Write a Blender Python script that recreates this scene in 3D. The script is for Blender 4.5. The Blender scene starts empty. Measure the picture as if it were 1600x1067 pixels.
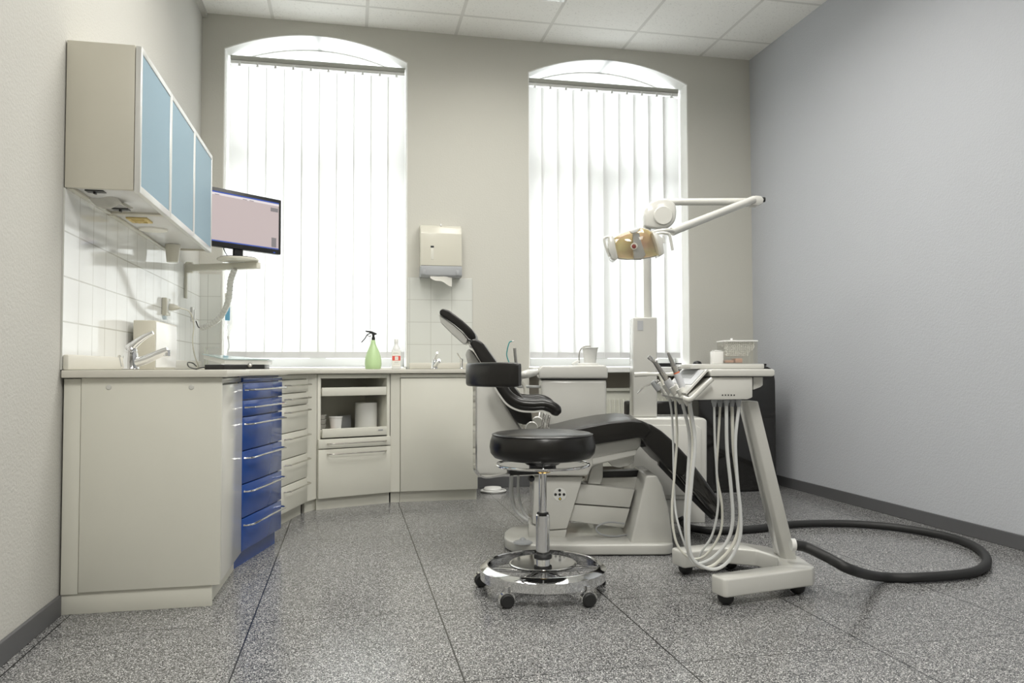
import bpy, bmesh, math, random
from mathutils import Vector, Matrix
random.seed(4)
# ------------------------------------------------------------------ camera, world, light, exposure
scene = bpy.context.scene
H = 0.82
YAW, PIT, ROL, F = math.radians(11.9077), math.radians(2.0085), math.radians(-0.1541), 1209.04
FW = Vector((math.sin(YAW)*math.cos(PIT), math.cos(YAW)*math.cos(PIT), math.sin(PIT)))
RT = Vector((math.cos(YAW), -math.sin(YAW), 0)); UP = RT.cross(FW)
RX = RT*math.cos(ROL) + UP*math.sin(ROL); UX = -RT*math.sin(ROL) + UP*math.cos(ROL)
EYE = Vector((0, 0, H))
cam_d = bpy.data.cameras.new('camera'); cam = bpy.data.objects.new('camera', cam_d)
scene.collection.objects.link(cam); scene.camera = cam
cam_d.sensor_width = 36; cam_d.lens = F*36/1600; cam_d.clip_start = 0.02
cam.matrix_world = Matrix(((RX.x, UX.x, -FW.x, 0), (RX.y, UX.y, -FW.y, 0), (RX.z, UX.z, -FW.z, H), (0, 0, 0, 1)))
world = bpy.data.worlds.new('world'); scene.world = world; world.use_nodes = True
world.node_tree.nodes['Background'].inputs[0].default_value = (0.97, 0.98, 1, 1)
world.node_tree.nodes['Background'].inputs[1].default_value = 2.0
scene.view_settings.view_transform = 'Standard'; scene.view_settings.look = 'None'
scene.view_settings.gamma = 1; scene.view_settings.use_curve_mapping = False
scene.view_settings.exposure = 0.14
WINDOW_POWER, CEIL_POWER = 42, 22
ROOM_L, ROOM_R, ROOM_D, ROOM_C, ROOM_B = -0.947, 2.96, 5.29, 3.151, -1.7

def area(name, loc, rot, sx, sy, power, col, spread=math.pi):
    d = bpy.data.lights.new(name, 'AREA'); d.shape = 'RECTANGLE'; d.size = sx; d.size_y = sy
    d.energy = power; d.color = col; d.spread = spread
    o = bpy.data.objects.new(name, d); scene.collection.objects.link(o); o.location = loc; o.rotation_euler = rot
    return o
# daylight standing outside each window, behind glass and blinds
area('daylight_left', (-0.21, 5.95, 1.95), (math.radians(-90), 0, 0), 1.3, 2.4, WINDOW_POWER, (0.975, 0.98, 1))
area('daylight_right', (1.845, 5.95, 1.95), (math.radians(-90), 0, 0), 1.3, 2.4, WINDOW_POWER*0.8, (0.97, 0.975, 1))
CEIL_AND_FILL_LAMPS = [(0.10, 3.3, 1.1), (1.64, 3.3, 0.9), (0.42, 0.5, 2.6), (1.64, 0.5, 0.6), (1.0, 4.0, 0.42)]  # unseen lamps; the last three added as fill, strengths fitted to brightness
for i, (x, y, k) in enumerate(CEIL_AND_FILL_LAMPS):
    area('ceiling_and_fill_lamp', (x, y, ROOM_C-0.045), (0, 0, 0), 0.56, 1.16, CEIL_POWER*k, (1, 0.98, 0.935), math.radians(165))

# ------------------------------------------------------------------ helpers
def ray(px, py): return FW + RX*((px-800)/F) - UX*((py-533.5)/F)
def at_z(px, py, z): d = ray(px, py); return EYE + d*((z-H)/d.z)
def at_y(px, py, y): d = ray(px, py); return EYE + d*(y/d.y)
def at_x(px, py, x): d = ray(px, py); return EYE + d*(x/d.x)
VD = Vector((math.sin(YAW), math.cos(YAW), 0)); UD = Vector((math.cos(YAW), -math.sin(YAW), 0))
def at_v(px, py, v): d = ray(px, py); return EYE + d*(v/d.dot(VD))      # vertical plane square to the chair's side
def cf(u, v, z): return UD*u + VD*v + Vector((0, 0, z))
def px_u(px, v): return at_v(px, 560, v).dot(UD)

ORI = {}
def new_bm(): return bmesh.new()
def link(name, bm, mat, parent=None, smooth=35, label=None, kind=None, loc=None):
    bmesh.ops.recalc_face_normals(bm, faces=bm.faces[:])
    if parent is not None: base = ORI[parent]
    elif loc is not None: base = Vector(loc)
    else:
        xs = [v.co.x for v in bm.verts]; ys = [v.co.y for v in bm.verts]; zs = [v.co.z for v in bm.verts]
        base = Vector(((min(xs)+max(xs))/2, (min(ys)+max(ys))/2, min(zs)))
    bmesh.ops.translate(bm, verts=bm.verts[:], vec=-base)
    me = bpy.data.meshes.new(name); bm.to_mesh(me); bm.free()
    mats = mat if isinstance(mat, (list, tuple)) else [mat]
    for m in mats: me.materials.append(m)
    if smooth:
        me.shade_smooth(); me.set_sharp_from_angle(angle=math.radians(smooth))
    o = bpy.data.objects.new(name, me); scene.collection.objects.link(o)
    if parent is not None: o.parent = parent
    else: o.location = base
    ORI[o] = base
    if label: o['label'] = label
    if kind: o['kind'] = kind
    return o
def tag(o, label, cat, group=None):
    o['label'] = label; o['category'] = cat
    if group: o['group'] = group
    return o
def thing(name, label, cat, loc, group=None):
    o = bpy.data.objects.new(name, None); scene.collection.objects.link(o)
    o.empty_display_size = 0.1; o.location = loc; ORI[o] = Vector(loc)
    return tag(o, label, cat, group)

def bev(bm, geom_edges, w, seg=2):
    if w > 0: bmesh.ops.bevel(bm, geom=geom_edges, offset=w, offset_type='OFFSET', segments=seg, profile=0.5, affect='EDGES', clamp_overlap=True)
def merge(dst, src):
    me = bpy.data.meshes.new('tmp'); src.to_mesh(me); src.free(); dst.from_mesh(me); bpy.data.meshes.remove(me)
def frame_box(bm, o, a, b, c, w=0.0, seg=2, mi=0):
    """box from corner o along vectors a, b, c"""
    t = new_bm(); o, a, b, c = map(Vector, (o, a, b, c))
    vs = [t.verts.new(o + a*i + b*j + c*k) for k in (0, 1) for j in (0, 1) for i in (0, 1)]
    for q in ((0, 1, 3, 2), (4, 5, 7, 6), (0, 1, 5, 4), (2, 3, 7, 6), (0, 2, 6, 4), (1, 3, 7, 5)):
        t.faces.new([vs[i] for i in q])
    bmesh.ops.recalc_face_normals(t, faces=t.faces[:])
    bev(t, t.edges[:], w, seg)
    for f in t.faces: f.material_index = mi
    merge(bm, t); return bm
def box(x0, x1, y0, y1, z0, z1, w=0.0, seg=2, bm=None, mi=0):
    return frame_box(bm or new_bm(), (x0, y0, z0), (x1-x0, 0, 0), (0, y1-y0, 0), (0, 0, z1-z0), w, seg, mi)
def prism(pts, vec, w=0.0, seg=2, bm=None, mi=0):
    t = new_bm(); vec = Vector(vec)
    a = [t.verts.new(Vector(p)) for p in pts]; b = [t.verts.new(Vector(p)+vec) for p in pts]; n = len(pts)
    t.faces.new(a); t.faces.new(b[::-1])
    for i in range(n): t.faces.new((a[i], b[i], b[(i+1) % n], a[(i+1) % n]))
    bmesh.ops.recalc_face_normals(t, faces=t.faces[:])
    bev(t, t.edges[:], w, seg)
    for f in t.faces: f.material_index = mi
    bm = bm or new_bm(); merge(bm, t); return bm
def side(pts, v0, v1, w=0.0, seg=2, bm=None):
    """profile seen square to the chair's side, given real depth v0..v1"""
    return prism([at_v(x, y, v0) for x, y in pts], VD*(v1-v0), w, seg, bm)
def catmull(pts, n=8, closed=False):
    P = [Vector(p) for p in pts]; out = []
    m = len(P); rng = range(m if closed else m-1)
    for i in rng:
        p1, p2 = P[i], P[(i+1) % m]
        p0 = P[(i-1) % m] if (closed or i > 0) else p1*2-p2
        p3 = P[(i+2) % m] if (closed or i < m-2) else p2*2-p1
        for k in range(n):
            t = k/n
            out.append(0.5*((2*p1)+(-p0+p2)*t+(2*p0-5*p1+4*p2-p3)*t*t+(-p0+3*p1-3*p2+p3)*t**3))
    if not closed: out.append(P[-1])
    return out
def tube(pts, r, closed=False, seg=12, bm=None, ry=None, up=None, caps=True):
    """sweep; r may be a number or a list per point; ry = second radius; up fixes the frame"""
    bm = bm or new_bm(); P = [Vector(p) for p in pts]; n = len(P)
    R = r if isinstance(r, (list, tuple)) else [r]*n
    rings = []; prev = None
    for i in range(n):
        if closed: t = (P[(i+1) % n]-P[i-1]).normalized()
        else: t = (P[min(i+1, n-1)]-P[max(i-1, 0)]).normalized()
        if up is not None: a = Vector(up)
        elif prev is None: a = Vector((0, 0, 1)) if abs(t.z) < 0.9 else Vector((1, 0, 0))
        else: a = prev
        a = (a - t*a.dot(t)).normalized(); prev = a; b = t.cross(a)
        q = (ry/R[i] if ry else 1)
        rings.append([bm.verts.new(P[i] + a*(math.cos(2*math.pi*k/seg)*R[i]*q) + b*(math.sin(2*math.pi*k/seg)*R[i])) for k in range(seg)])
    for i in range(n if closed else n-1):
        A, B = rings[i], rings[(i+1) % n]
        for k in range(seg): bm.faces.new((A[k], A[(k+1) % seg], B[(k+1) % seg], B[k]))
    if not closed and caps: bm.faces.new(rings[0][::-1]); bm.faces.new(rings[-1])
    return bm
def lathe(c, prof, seg=32, axis=(0, 0, 1), bm=None, a0=0, a1=2*math.pi):
    """profile of (radius, height) round an axis through c"""
    bm = bm or new_bm(); c = Vector(c); ax = Vector(axis).normalized()
    e = Vector((1, 0, 0)) if abs(ax.x) < 0.9 else Vector((0, 1, 0))
    e = (e-ax*e.dot(ax)).normalized(); g = ax.cross(e)
    rings = []
    for r, h in prof:
        if r < 1e-6: rings.append([bm.verts.new(c+ax*h)])
        else: rings.append([bm.verts.new(c+ax*h+(e*math.cos(a0+(a1-a0)*k/seg)+g*math.sin(a0+(a1-a0)*k/seg))*r) for k in range(seg)])
    for A, B in zip(rings, rings[1:]):
        for k in range(seg):
            q = [A[k % len(A)], A[(k+1) % len(A)], B[(k+1) % len(B)], B[k % len(B)]]
            q2 = []
            for v in q:
                if v not in q2: q2.append(v)
            if len(q2) > 2: bm.faces.new(q2)
    closed_prof = prof[0] == prof[-1]
    if closed_prof: bmesh.ops.remove_doubles(bm, verts=[v for r in (rings[0], rings[-1]) for v in r], dist=1e-6)
    else:
        if len(rings[0]) > 1: bm.faces.new(rings[0][::-1])
        if len(rings[-1]) > 1: bm.faces.new(rings[-1])
    return bm
def strap(pts, wvec, th, bm=None, w=0.0):
    """flat bar: pts centre line, wvec half-width vector, th thickness"""
    bm = bm or new_bm(); P = [Vector(p) for p in pts]; W = Vector(wvec); rings = []
    for i in range(len(P)):
        t = (P[min(i+1, len(P)-1)]-P[max(i-1, 0)]).normalized(); n = t.cross(W).normalized()*(th/2)
        rings.append([bm.verts.new(P[i]+W+n), bm.verts.new(P[i]-W+n), bm.verts.new(P[i]-W-n), bm.verts.new(P[i]+W-n)])
    for A, B in zip(rings, rings[1:]):
        for k in range(4): bm.faces.new((A[k], A[(k+1) % 4], B[(k+1) % 4], B[k]))
    bm.faces.new(rings[0][::-1]); bm.faces.new(rings[-1]); return bm

# ------------------------------------------------------------------ materials
def mat(name, col, rough=0.5, metal=0.0, spec=0.5, coat=0.0, bump=0.0, bscale=60, trans=0.0, emit=None, estr=0, var=0.0, vscale=8):
    m = bpy.data.materials.new(name); m.use_nodes = True; nt = m.node_tree; b = nt.nodes['Principled BSDF']
    b.inputs['Base Color'].default_value = (*col, 1); b.inputs['Roughness'].default_value = rough
    b.inputs['Metallic'].default_value = metal; b.inputs['Specular IOR Level'].default_value = spec
    b.inputs['Coat Weight'].default_value = coat; b.inputs['Coat Roughness'].default_value = 0.08
    b.inputs['Transmission Weight'].default_value = trans
    if emit: b.inputs['Emission Color'].default_value = (*emit, 1); b.inputs['Emission Strength'].default_value = estr
    geo = nt.nodes.new('ShaderNodeNewGeometry')
    if bump:
        nz = nt.nodes.new('ShaderNodeTexNoise'); nz.inputs['Scale'].default_value = bscale; nz.inputs['Detail'].default_value = 4
        bp = nt.nodes.new('ShaderNodeBump'); bp.inputs['Strength'].default_value = bump; bp.inputs['Distance'].default_value = 0.004
        nt.links.new(geo.outputs['Position'], nz.inputs['Vector']); nt.links.new(nz.outputs['Fac'], bp.inputs['Height'])
        nt.links.new(bp.outputs['Normal'], b.inputs['Normal'])
    if var:
        nz = nt.nodes.new('ShaderNodeTexNoise'); nz.inputs['Scale'].default_value = vscale; nz.inputs['Detail'].default_value = 3
        mr = nt.nodes.new('ShaderNodeMapRange'); mr.inputs['To Min'].default_value = 1-var; mr.inputs['To Max'].default_value = 1+var
        mx = nt.nodes.new('ShaderNodeVectorMath'); mx.operation = 'SCALE'; mx.inputs[0].default_value = col
        nt.links.new(geo.outputs['Position'], nz.inputs['Vector']); nt.links.new(nz.outputs['Fac'], mr.inputs['Value'])
        nt.links.new(mr.outputs['Result'], mx.inputs['Scale']); nt.links.new(mx.outputs['Vector'], b.inputs['Base Color'])
    return m
def grid_mask(nt, axis, origin, pitch, width):
    """1 on a joint, 0 on the tile, along one world axis"""
    geo = nt.nodes.new('ShaderNodeNewGeometry'); sp = nt.nodes.new('ShaderNodeSeparateXYZ'); nt.links.new(geo.outputs['Position'], sp.inputs[0])
    def M(op, a, b=None, v=None):
        n = nt.nodes.new('ShaderNodeMath'); n.operation = op; nt.links.new(a, n.inputs[0])
        if v is not None: n.inputs[1].default_value = v
        return n.outputs[0]
    s = M('SUBTRACT', sp.outputs[axis], v=origin); s = M('DIVIDE', s, v=pitch); s = M('ADD', s, v=100.5)
    s = M('FRACT', s); s = M('SUBTRACT', s, v=0.5); s = M('ABSOLUTE', s); return M('LESS_THAN', s, v=width/2/pitch)
def tiled(name, col, joint, ax, rough=0.2, bump=0.15, coljoint2=None):
    m = mat(name, col, rough); nt = m.node_tree; b = nt.nodes['Principled BSDF']
    masks = [grid_mask(nt, *a) for a in ax]
    mx = nt.nodes.new('ShaderNodeMath'); mx.operation = 'MAXIMUM'; nt.links.new(masks[0], mx.inputs[0]); nt.links.new(masks[1], mx.inputs[1])
    cm = nt.nodes.new('ShaderNodeMix'); cm.data_type = 'RGBA'
    cm.inputs[6].default_value = (*col, 1); cm.inputs[7].default_value = (*joint, 1)
    nt.links.new(mx.outputs[0], cm.inputs[0]); nt.links.new(cm.outputs[2], b.inputs['Base Color'])
    bp = nt.nodes.new('ShaderNodeBump'); bp.invert = True; bp.inputs['Strength'].default_value = bump; bp.inputs['Distance'].default_value = 0.002
    nt.links.new(mx.outputs[0], bp.inputs['Height']); nt.links.new(bp.outputs['Normal'], b.inputs['Normal'])
    return m, mx.outputs[0], cm, bp
M = {}
M['wall_back'] = mat('wall_paint_grey_beige', (0.60, 0.59, 0.535), 0.75, spec=0.25, bump=0.2, bscale=90)
M['wall_left'] = mat('wall_paint_off_white', (0.545, 0.535, 0.495), 0.75, spec=0.25, bump=0.5, bscale=110)
M['wall_right'] = mat('wall_paint_pale_grey_daylight_tint', (0.50, 0.515, 0.545), 0.7, spec=0.3, bump=0.5, bscale=110)  # blue cast of the window daylight is mixed into this wall's colour
M['reveal'] = mat('window_reveal_white', (0.86, 0.86, 0.83), 0.6)
M['skirt'] = mat('baseboard_grey', (0.105, 0.106, 0.11), 0.45, var=0.06)
# ceiling: mineral fibre panels in a grid
cm_, mask, mixn, bpn = tiled('ceiling_panels', (0.85, 0.84, 0.80), (0.70, 0.69, 0.65), [('X', 0.72, 0.613, 0.022), ('Y', 4.988, 0.605, 0.022)], rough=0.9, bump=0.5)
nt = cm_.node_tree; vz = nt.nodes.new('ShaderNodeTexNoise'); vz.inputs['Scale'].default_value = 95; vz.inputs['Detail'].default_value = 1
gp = nt.nodes.new('ShaderNodeNewGeometry'); nt.links.new(gp.outputs['Position'], vz.inputs['Vector'])
rp = nt.nodes.new('ShaderNodeValToRGB'); rp.color_ramp.elements[0].position = 0.30; rp.color_ramp.elements[1].position = 0.36
rp.color_ramp.elements[0].color = (0.74, 0.73, 0.69, 1); rp.color_ramp.elements[1].color = (0.88, 0.87, 0.83, 1)
nt.links.new(vz.outputs['Fac'], rp.inputs[0]); nt.links.new(rp.outputs[0], mixn.inputs[6]); M['ceiling'] = cm_
# floor: speckled stone tiles with dark joints
fl = mat('floor_speckled_stone', (0.3, 0.3, 0.3), 0.22, spec=0.45); nt = fl.node_tree; b = nt.nodes['Principled BSDF']
gp = nt.nodes.new('ShaderNodeNewGeometry')
vo = nt.nodes.new('ShaderNodeTexVoronoi'); vo.inputs['Scale'].default_value = 400
nt.links.new(gp.outputs['Position'], vo.inputs['Vector'])
sp = nt.nodes.new('ShaderNodeSeparateColor'); nt.links.new(vo.outputs['Color'], sp.inputs[0])
rp = nt.nodes.new('ShaderNodeValToRGB'); e = rp.color_ramp.elements
e[0].position = 0.0; e[0].color = (0.035, 0.036, 0.038, 1); e[1].position = 1.0; e[1].color = (0.72, 0.715, 0.70, 1)
for p, c in ((0.23, (0.035, 0.036, 0.037)), (0.46, (0.13, 0.13, 0.13)), (0.74, (0.275, 0.274, 0.27)), (0.92, (0.48, 0.478, 0.47))):
    q = rp.color_ramp.elements.new(p); q.color = (*c, 1)
nt.links.new(sp.outputs[0], rp.inputs[0])
m1 = grid_mask(nt, 'X', -0.3037, 0.605, 0.0045); m2 = grid_mask(nt, 'Y', 2.649, 0.607, 0.003)
mxx = nt.nodes.new('ShaderNodeMath'); mxx.operation = 'MAXIMUM'; nt.links.new(m1, mxx.inputs[0]); nt.links.new(m2, mxx.inputs[1])
cm = nt.nodes.new('ShaderNodeMix'); cm.data_type = 'RGBA'; cm.inputs[7].default_value = (0.012, 0.012, 0.012, 1)
nt.links.new(mxx.outputs[0], cm.inputs[0]); nt.links.new(rp.outputs[0], cm.inputs[6]); nt.links.new(cm.outputs[2], b.inputs['Base Color'])
nz = nt.nodes.new('ShaderNodeTexNoise'); nz.inputs['Scale'].default_value = 3; nt.links.new(gp.outputs['Position'], nz.inputs['Vector'])
mr = nt.nodes.new('ShaderNodeMapRange'); mr.inputs['To Min'].default_value = 0.14; mr.inputs['To Max'].default_value = 0.24
nt.links.new(nz.outputs['Fac'], mr.inputs['Value']); nt.links.new(mr.outputs[0], b.inputs['Roughness']); M['floor'] = fl
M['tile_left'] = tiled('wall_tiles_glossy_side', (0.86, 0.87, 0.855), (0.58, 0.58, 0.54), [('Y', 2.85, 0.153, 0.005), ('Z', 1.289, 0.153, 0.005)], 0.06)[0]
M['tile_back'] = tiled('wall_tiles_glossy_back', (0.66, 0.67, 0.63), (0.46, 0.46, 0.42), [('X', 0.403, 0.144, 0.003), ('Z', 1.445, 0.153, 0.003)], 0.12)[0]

M['cab'] = mat('cabinet_off_white', (0.70, 0.69, 0.61), 0.35, var=0.02)
M['cab_gloss'] = mat('cabinet_glossy_off_white', (0.68, 0.67, 0.62), 0.16, spec=0.35, coat=0.12)
M['worktop'] = mat('worktop_cream', (0.64, 0.62, 0.55), 0.3, var=0.02)
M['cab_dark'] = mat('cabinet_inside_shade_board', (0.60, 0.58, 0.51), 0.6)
M['upper'] = mat('upper_cabinet_beige', (0.58, 0.555, 0.47), 0.4, var=0.02)
M['alu'] = mat('aluminium_frame', (0.70, 0.70, 0.68), 0.35, metal=0.6)
M['panel_blue'] = mat('pale_blue_satin_glass', (0.24, 0.345, 0.41), 0.5, spec=0.25)
M['blue'] = mat('royal_blue_gloss', (0.018, 0.070, 0.30), 0.2, coat=0.25)
M['under'] = mat('underside_satin_white', (0.72, 0.72, 0.72), 0.25)
M['chrome'] = mat('chrome', (0.80, 0.80, 0.80), 0.07, metal=1)
M['brushed'] = mat('brushed_steel', (0.62, 0.60, 0.56), 0.25, metal=1)
M['plastic'] = mat('ivory_plastic', (0.62, 0.615, 0.575), 0.22, coat=0.6, var=0.015)
M['plastic_w'] = mat('white_plastic', (0.76, 0.76, 0.73), 0.3, coat=0.2)
M['enamel'] = mat('cream_enamel', (0.66, 0.64, 0.55), 0.25, coat=0.3)
M['grey'] = mat('grey_plastic', (0.36, 0.37, 0.38), 0.4)
M['greylight'] = mat('light_grey_film', (0.55, 0.56, 0.58), 0.35)
M['leather'] = mat('black_leather', (0.007, 0.006, 0.005), 0.30, spec=0.42, coat=0.08, bump=0.08, bscale=160)
M['black'] = mat('black_plastic', (0.012, 0.012, 0.012), 0.35)
M['blackgloss'] = mat('black_gloss', (0.012, 0.011, 0.010), 0.07, coat=0.5)
M['rubber'] = mat('black_rubber', (0.016, 0.016, 0.016), 0.55)
M['steel_h'] = mat('handpiece_steel', (0.45, 0.44, 0.42), 0.28, metal=1)
M['hose'] = mat('ivory_hose', (0.66, 0.65, 0.58), 0.4)
M['hose_w'] = mat('pale_grey_hose', (0.62, 0.63, 0.62), 0.4)
M['teal'] = mat('teal_plastic', (0.02, 0.30, 0.30), 0.35)
M['brass'] = mat('brass', (0.55, 0.36, 0.12), 0.3, metal=1)
M['orange'] = mat('orange_band', (0.75, 0.18, 0.06), 0.4)
M['red'] = mat('dark_red', (0.22, 0.02, 0.015), 0.2)
M['paper'] = mat('paper', (0.85, 0.84, 0.79), 0.8)
M['wood'] = mat('yellow_sponge_foam', (0.70, 0.56, 0.25), 0.7)
M['radiator'] = mat('radiator_enamel', (0.66, 0.66, 0.58), 0.35)
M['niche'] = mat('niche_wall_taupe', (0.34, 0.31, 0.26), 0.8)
M['green'] = mat('green_translucent_plastic', (0.58, 0.78, 0.42), 0.3, trans=0.2)
M['white'] = mat('white_gloss', (0.82, 0.82, 0.80), 0.25)
M['labelred'] = mat('label_red', (0.72, 0.10, 0.08), 0.5)
M['labelink'] = mat('label_grey_ink', (0.45, 0.45, 0.42), 0.6)
M['skyblue'] = mat('label_sky_blue', (0.20, 0.52, 0.75), 0.4)
M['peach'] = mat('peach_rubber', (0.72, 0.42, 0.30), 0.5)
M['screen'] = mat('screen_rose_grey', (0.1, 0.1, 0.1), 0.25, emit=(0.50, 0.405, 0.40), estr=0.85)
M['screenblue'] = mat('screen_blue_bar', (0.02, 0.02, 0.1), 0.3, emit=(0.03, 0.09, 0.38), estr=0.8)
M['screengrey'] = mat('screen_grey_widget', (0.1, 0.1, 0.1), 0.3, emit=(0.16, 0.14, 0.15), estr=0.8)
M['screenlite'] = mat('screen_light_bar', (0.2, 0.2, 0.2), 0.3, emit=(0.62, 0.56, 0.58), estr=0.85)
M['led'] = mat('yellow_led', (0.5, 0.4, 0.02), 0.4, emit=(1, 0.8, 0.05), estr=0.8)
M['frosted'] = mat('glass_plate_green_edge', (0.55, 0.68, 0.68), 0.05, trans=0.35, coat=0.5)
M['reflector'] = mat('lamp_reflector_gold_film', (0.62, 0.50, 0.16), 0.35, metal=0.0)
nt = M['reflector'].node_tree; g_ = nt.nodes.new('ShaderNodeNewGeometry'); n_ = nt.nodes.new('ShaderNodeTexNoise'); n_.inputs['Scale'].default_value = 9
r_ = nt.nodes.new('ShaderNodeValToRGB'); r_.color_ramp.elements[0].position = 0.35; r_.color_ramp.elements[1].position = 0.65
r_.color_ramp.elements[0].color = (0.92, 0.72, 0.62, 1); r_.color_ramp.elements[1].color = (0.88, 0.88, 0.58, 1)
nt.links.new(g_.outputs['Position'], n_.inputs['Vector']); nt.links.new(n_.outputs['Fac'], r_.inputs[0]); nt.links.new(r_.outputs[0], nt.nodes['Principled BSDF'].inputs['Base Color'])
def clear(name, tint, gloss=0.08, fac_rough=0.03):
    m = bpy.data.materials.new(name); m.use_nodes = True; nt = m.node_tree; nt.nodes.clear()
    out = nt.nodes.new('ShaderNodeOutputMaterial'); t = nt.nodes.new('ShaderNodeBsdfTransparent'); g = nt.nodes.new('ShaderNodeBsdfGlossy')
    t.inputs[0].default_value = (*tint, 1); g.inputs['Roughness'].default_value = fac_rough
    mx = nt.nodes.new('ShaderNodeMixShader'); mx.inputs[0].default_value = gloss
    nt.links.new(t.outputs[0], mx.inputs[1]); nt.links.new(g.outputs[0], mx.inputs[2]); nt.links.new(mx.outputs[0], out.inputs[0]); return m
M['glass'] = clear('window_glass', (0.96, 0.98, 0.98))
M['clear'] = clear('clear_plastic', (0.98, 0.98, 0.97), 0.16)
M['cover'] = clear('lamp_cover_clear', (0.97, 0.95, 0.90), 0.07)
def blindmat():
    m = bpy.data.materials.new('blind_fabric'); m.use_nodes = True; nt = m.node_tree; nt.nodes.clear()
    out = nt.nodes.new('ShaderNodeOutputMaterial'); d = nt.nodes.new('ShaderNodeBsdfDiffuse'); t = nt.nodes.new('ShaderNodeBsdfTranslucent')
    d.inputs[0].default_value = (0.80, 0.80, 0.78, 1); t.inputs[0].default_value = (0.80, 0.795, 0.785, 1)
    mx = nt.nodes.new('ShaderNodeMixShader'); mx.inputs[0].default_value = 0.5
    nt.links.new(d.outputs[0], mx.inputs[1]); nt.links.new(t.outputs[0], mx.inputs[2]); nt.links.new(mx.outputs[0], out.inputs[0]); return m
M['blind'] = blindmat()
M['lampdiff'] = mat('ceiling_and_fill_diffuser', (0.9, 0.9, 0.88), 0.5, emit=(1, 0.97, 0.9), estr=2.0)

# ------------------------------------------------------------------ room shell
L, Rr, D, C, B = ROOM_L, ROOM_R, ROOM_D, ROOM_C, ROOM_B
SP, SAG = 2.93, 0.135          # arch spring height and rise
WINS = [(-0.81, 0.387), (1.238, 2.452)]; SILL = 0.835
def struct(name, bm, m, **k): return link(name, bm, m, kind='structure', smooth=k.pop('smooth', 0), **k)
struct('floor', box(L-0.2, Rr+0.2, B-0.2, D+0.5, -0.1, 0), M['floor'])
struct('ceiling', box(L-0.2, Rr+0.2, B-0.2, D+0.5, C, C+0.1), M['ceiling'])
struct('wall_left', box(L-0.2, L, B-0.2, D+0.5, 0, C), M['wall_left'])
struct('wall_right', box(Rr, Rr+0.2, B-0.2, D+0.5, 0, C), M['wall_right'])
struct('wall_front', box(L, Rr, B-0.2, B, 0, C), M['wall_left'])
WT = 0.42
def arch(x0, x1, n=20):
    w = x1-x0; R = (w*w/4+SAG*SAG)/(2*SAG); cz = SP+SAG-R
    return [(x0+w*i/n, cz+math.sqrt(max(R*R-(x0+w*i/n-(x0+x1)/2)**2, 0))) for i in range(n+1)]
bm = new_bm()
def wallpiece(pts): prism([(x, D, z) for x, z in pts], (0, WT, 0), bm=bm)
xs = [L, WINS[0][0], WINS[0][1], WINS[1][0], WINS[1][1], Rr]
wallpiece([(xs[0], 0), (xs[1], 0), (xs[1], C), (xs[0], C)])
wallpiece([(xs[2], 0), (xs[3], 0), (xs[3], C), (xs[2], C)])
wallpiece([(xs[4], 0), (xs[5], 0), (xs[5], C), (xs[4], C)])
for x0, x1 in WINS:
    wallpiece(arch(x0, x1)+[(x1, C), (x0, C)])
wallpiece([(xs[1], 0), (xs[2], 0), (xs[2], SILL-0.03), (xs[1], SILL-0.03)])
# the right window has a radiator niche below it
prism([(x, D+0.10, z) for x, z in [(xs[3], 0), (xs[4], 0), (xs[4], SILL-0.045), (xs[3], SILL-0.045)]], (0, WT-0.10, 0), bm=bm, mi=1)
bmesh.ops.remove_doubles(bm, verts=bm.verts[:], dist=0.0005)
struct('wall_back', bm, [M['wall_back'], M['niche']])
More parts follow.
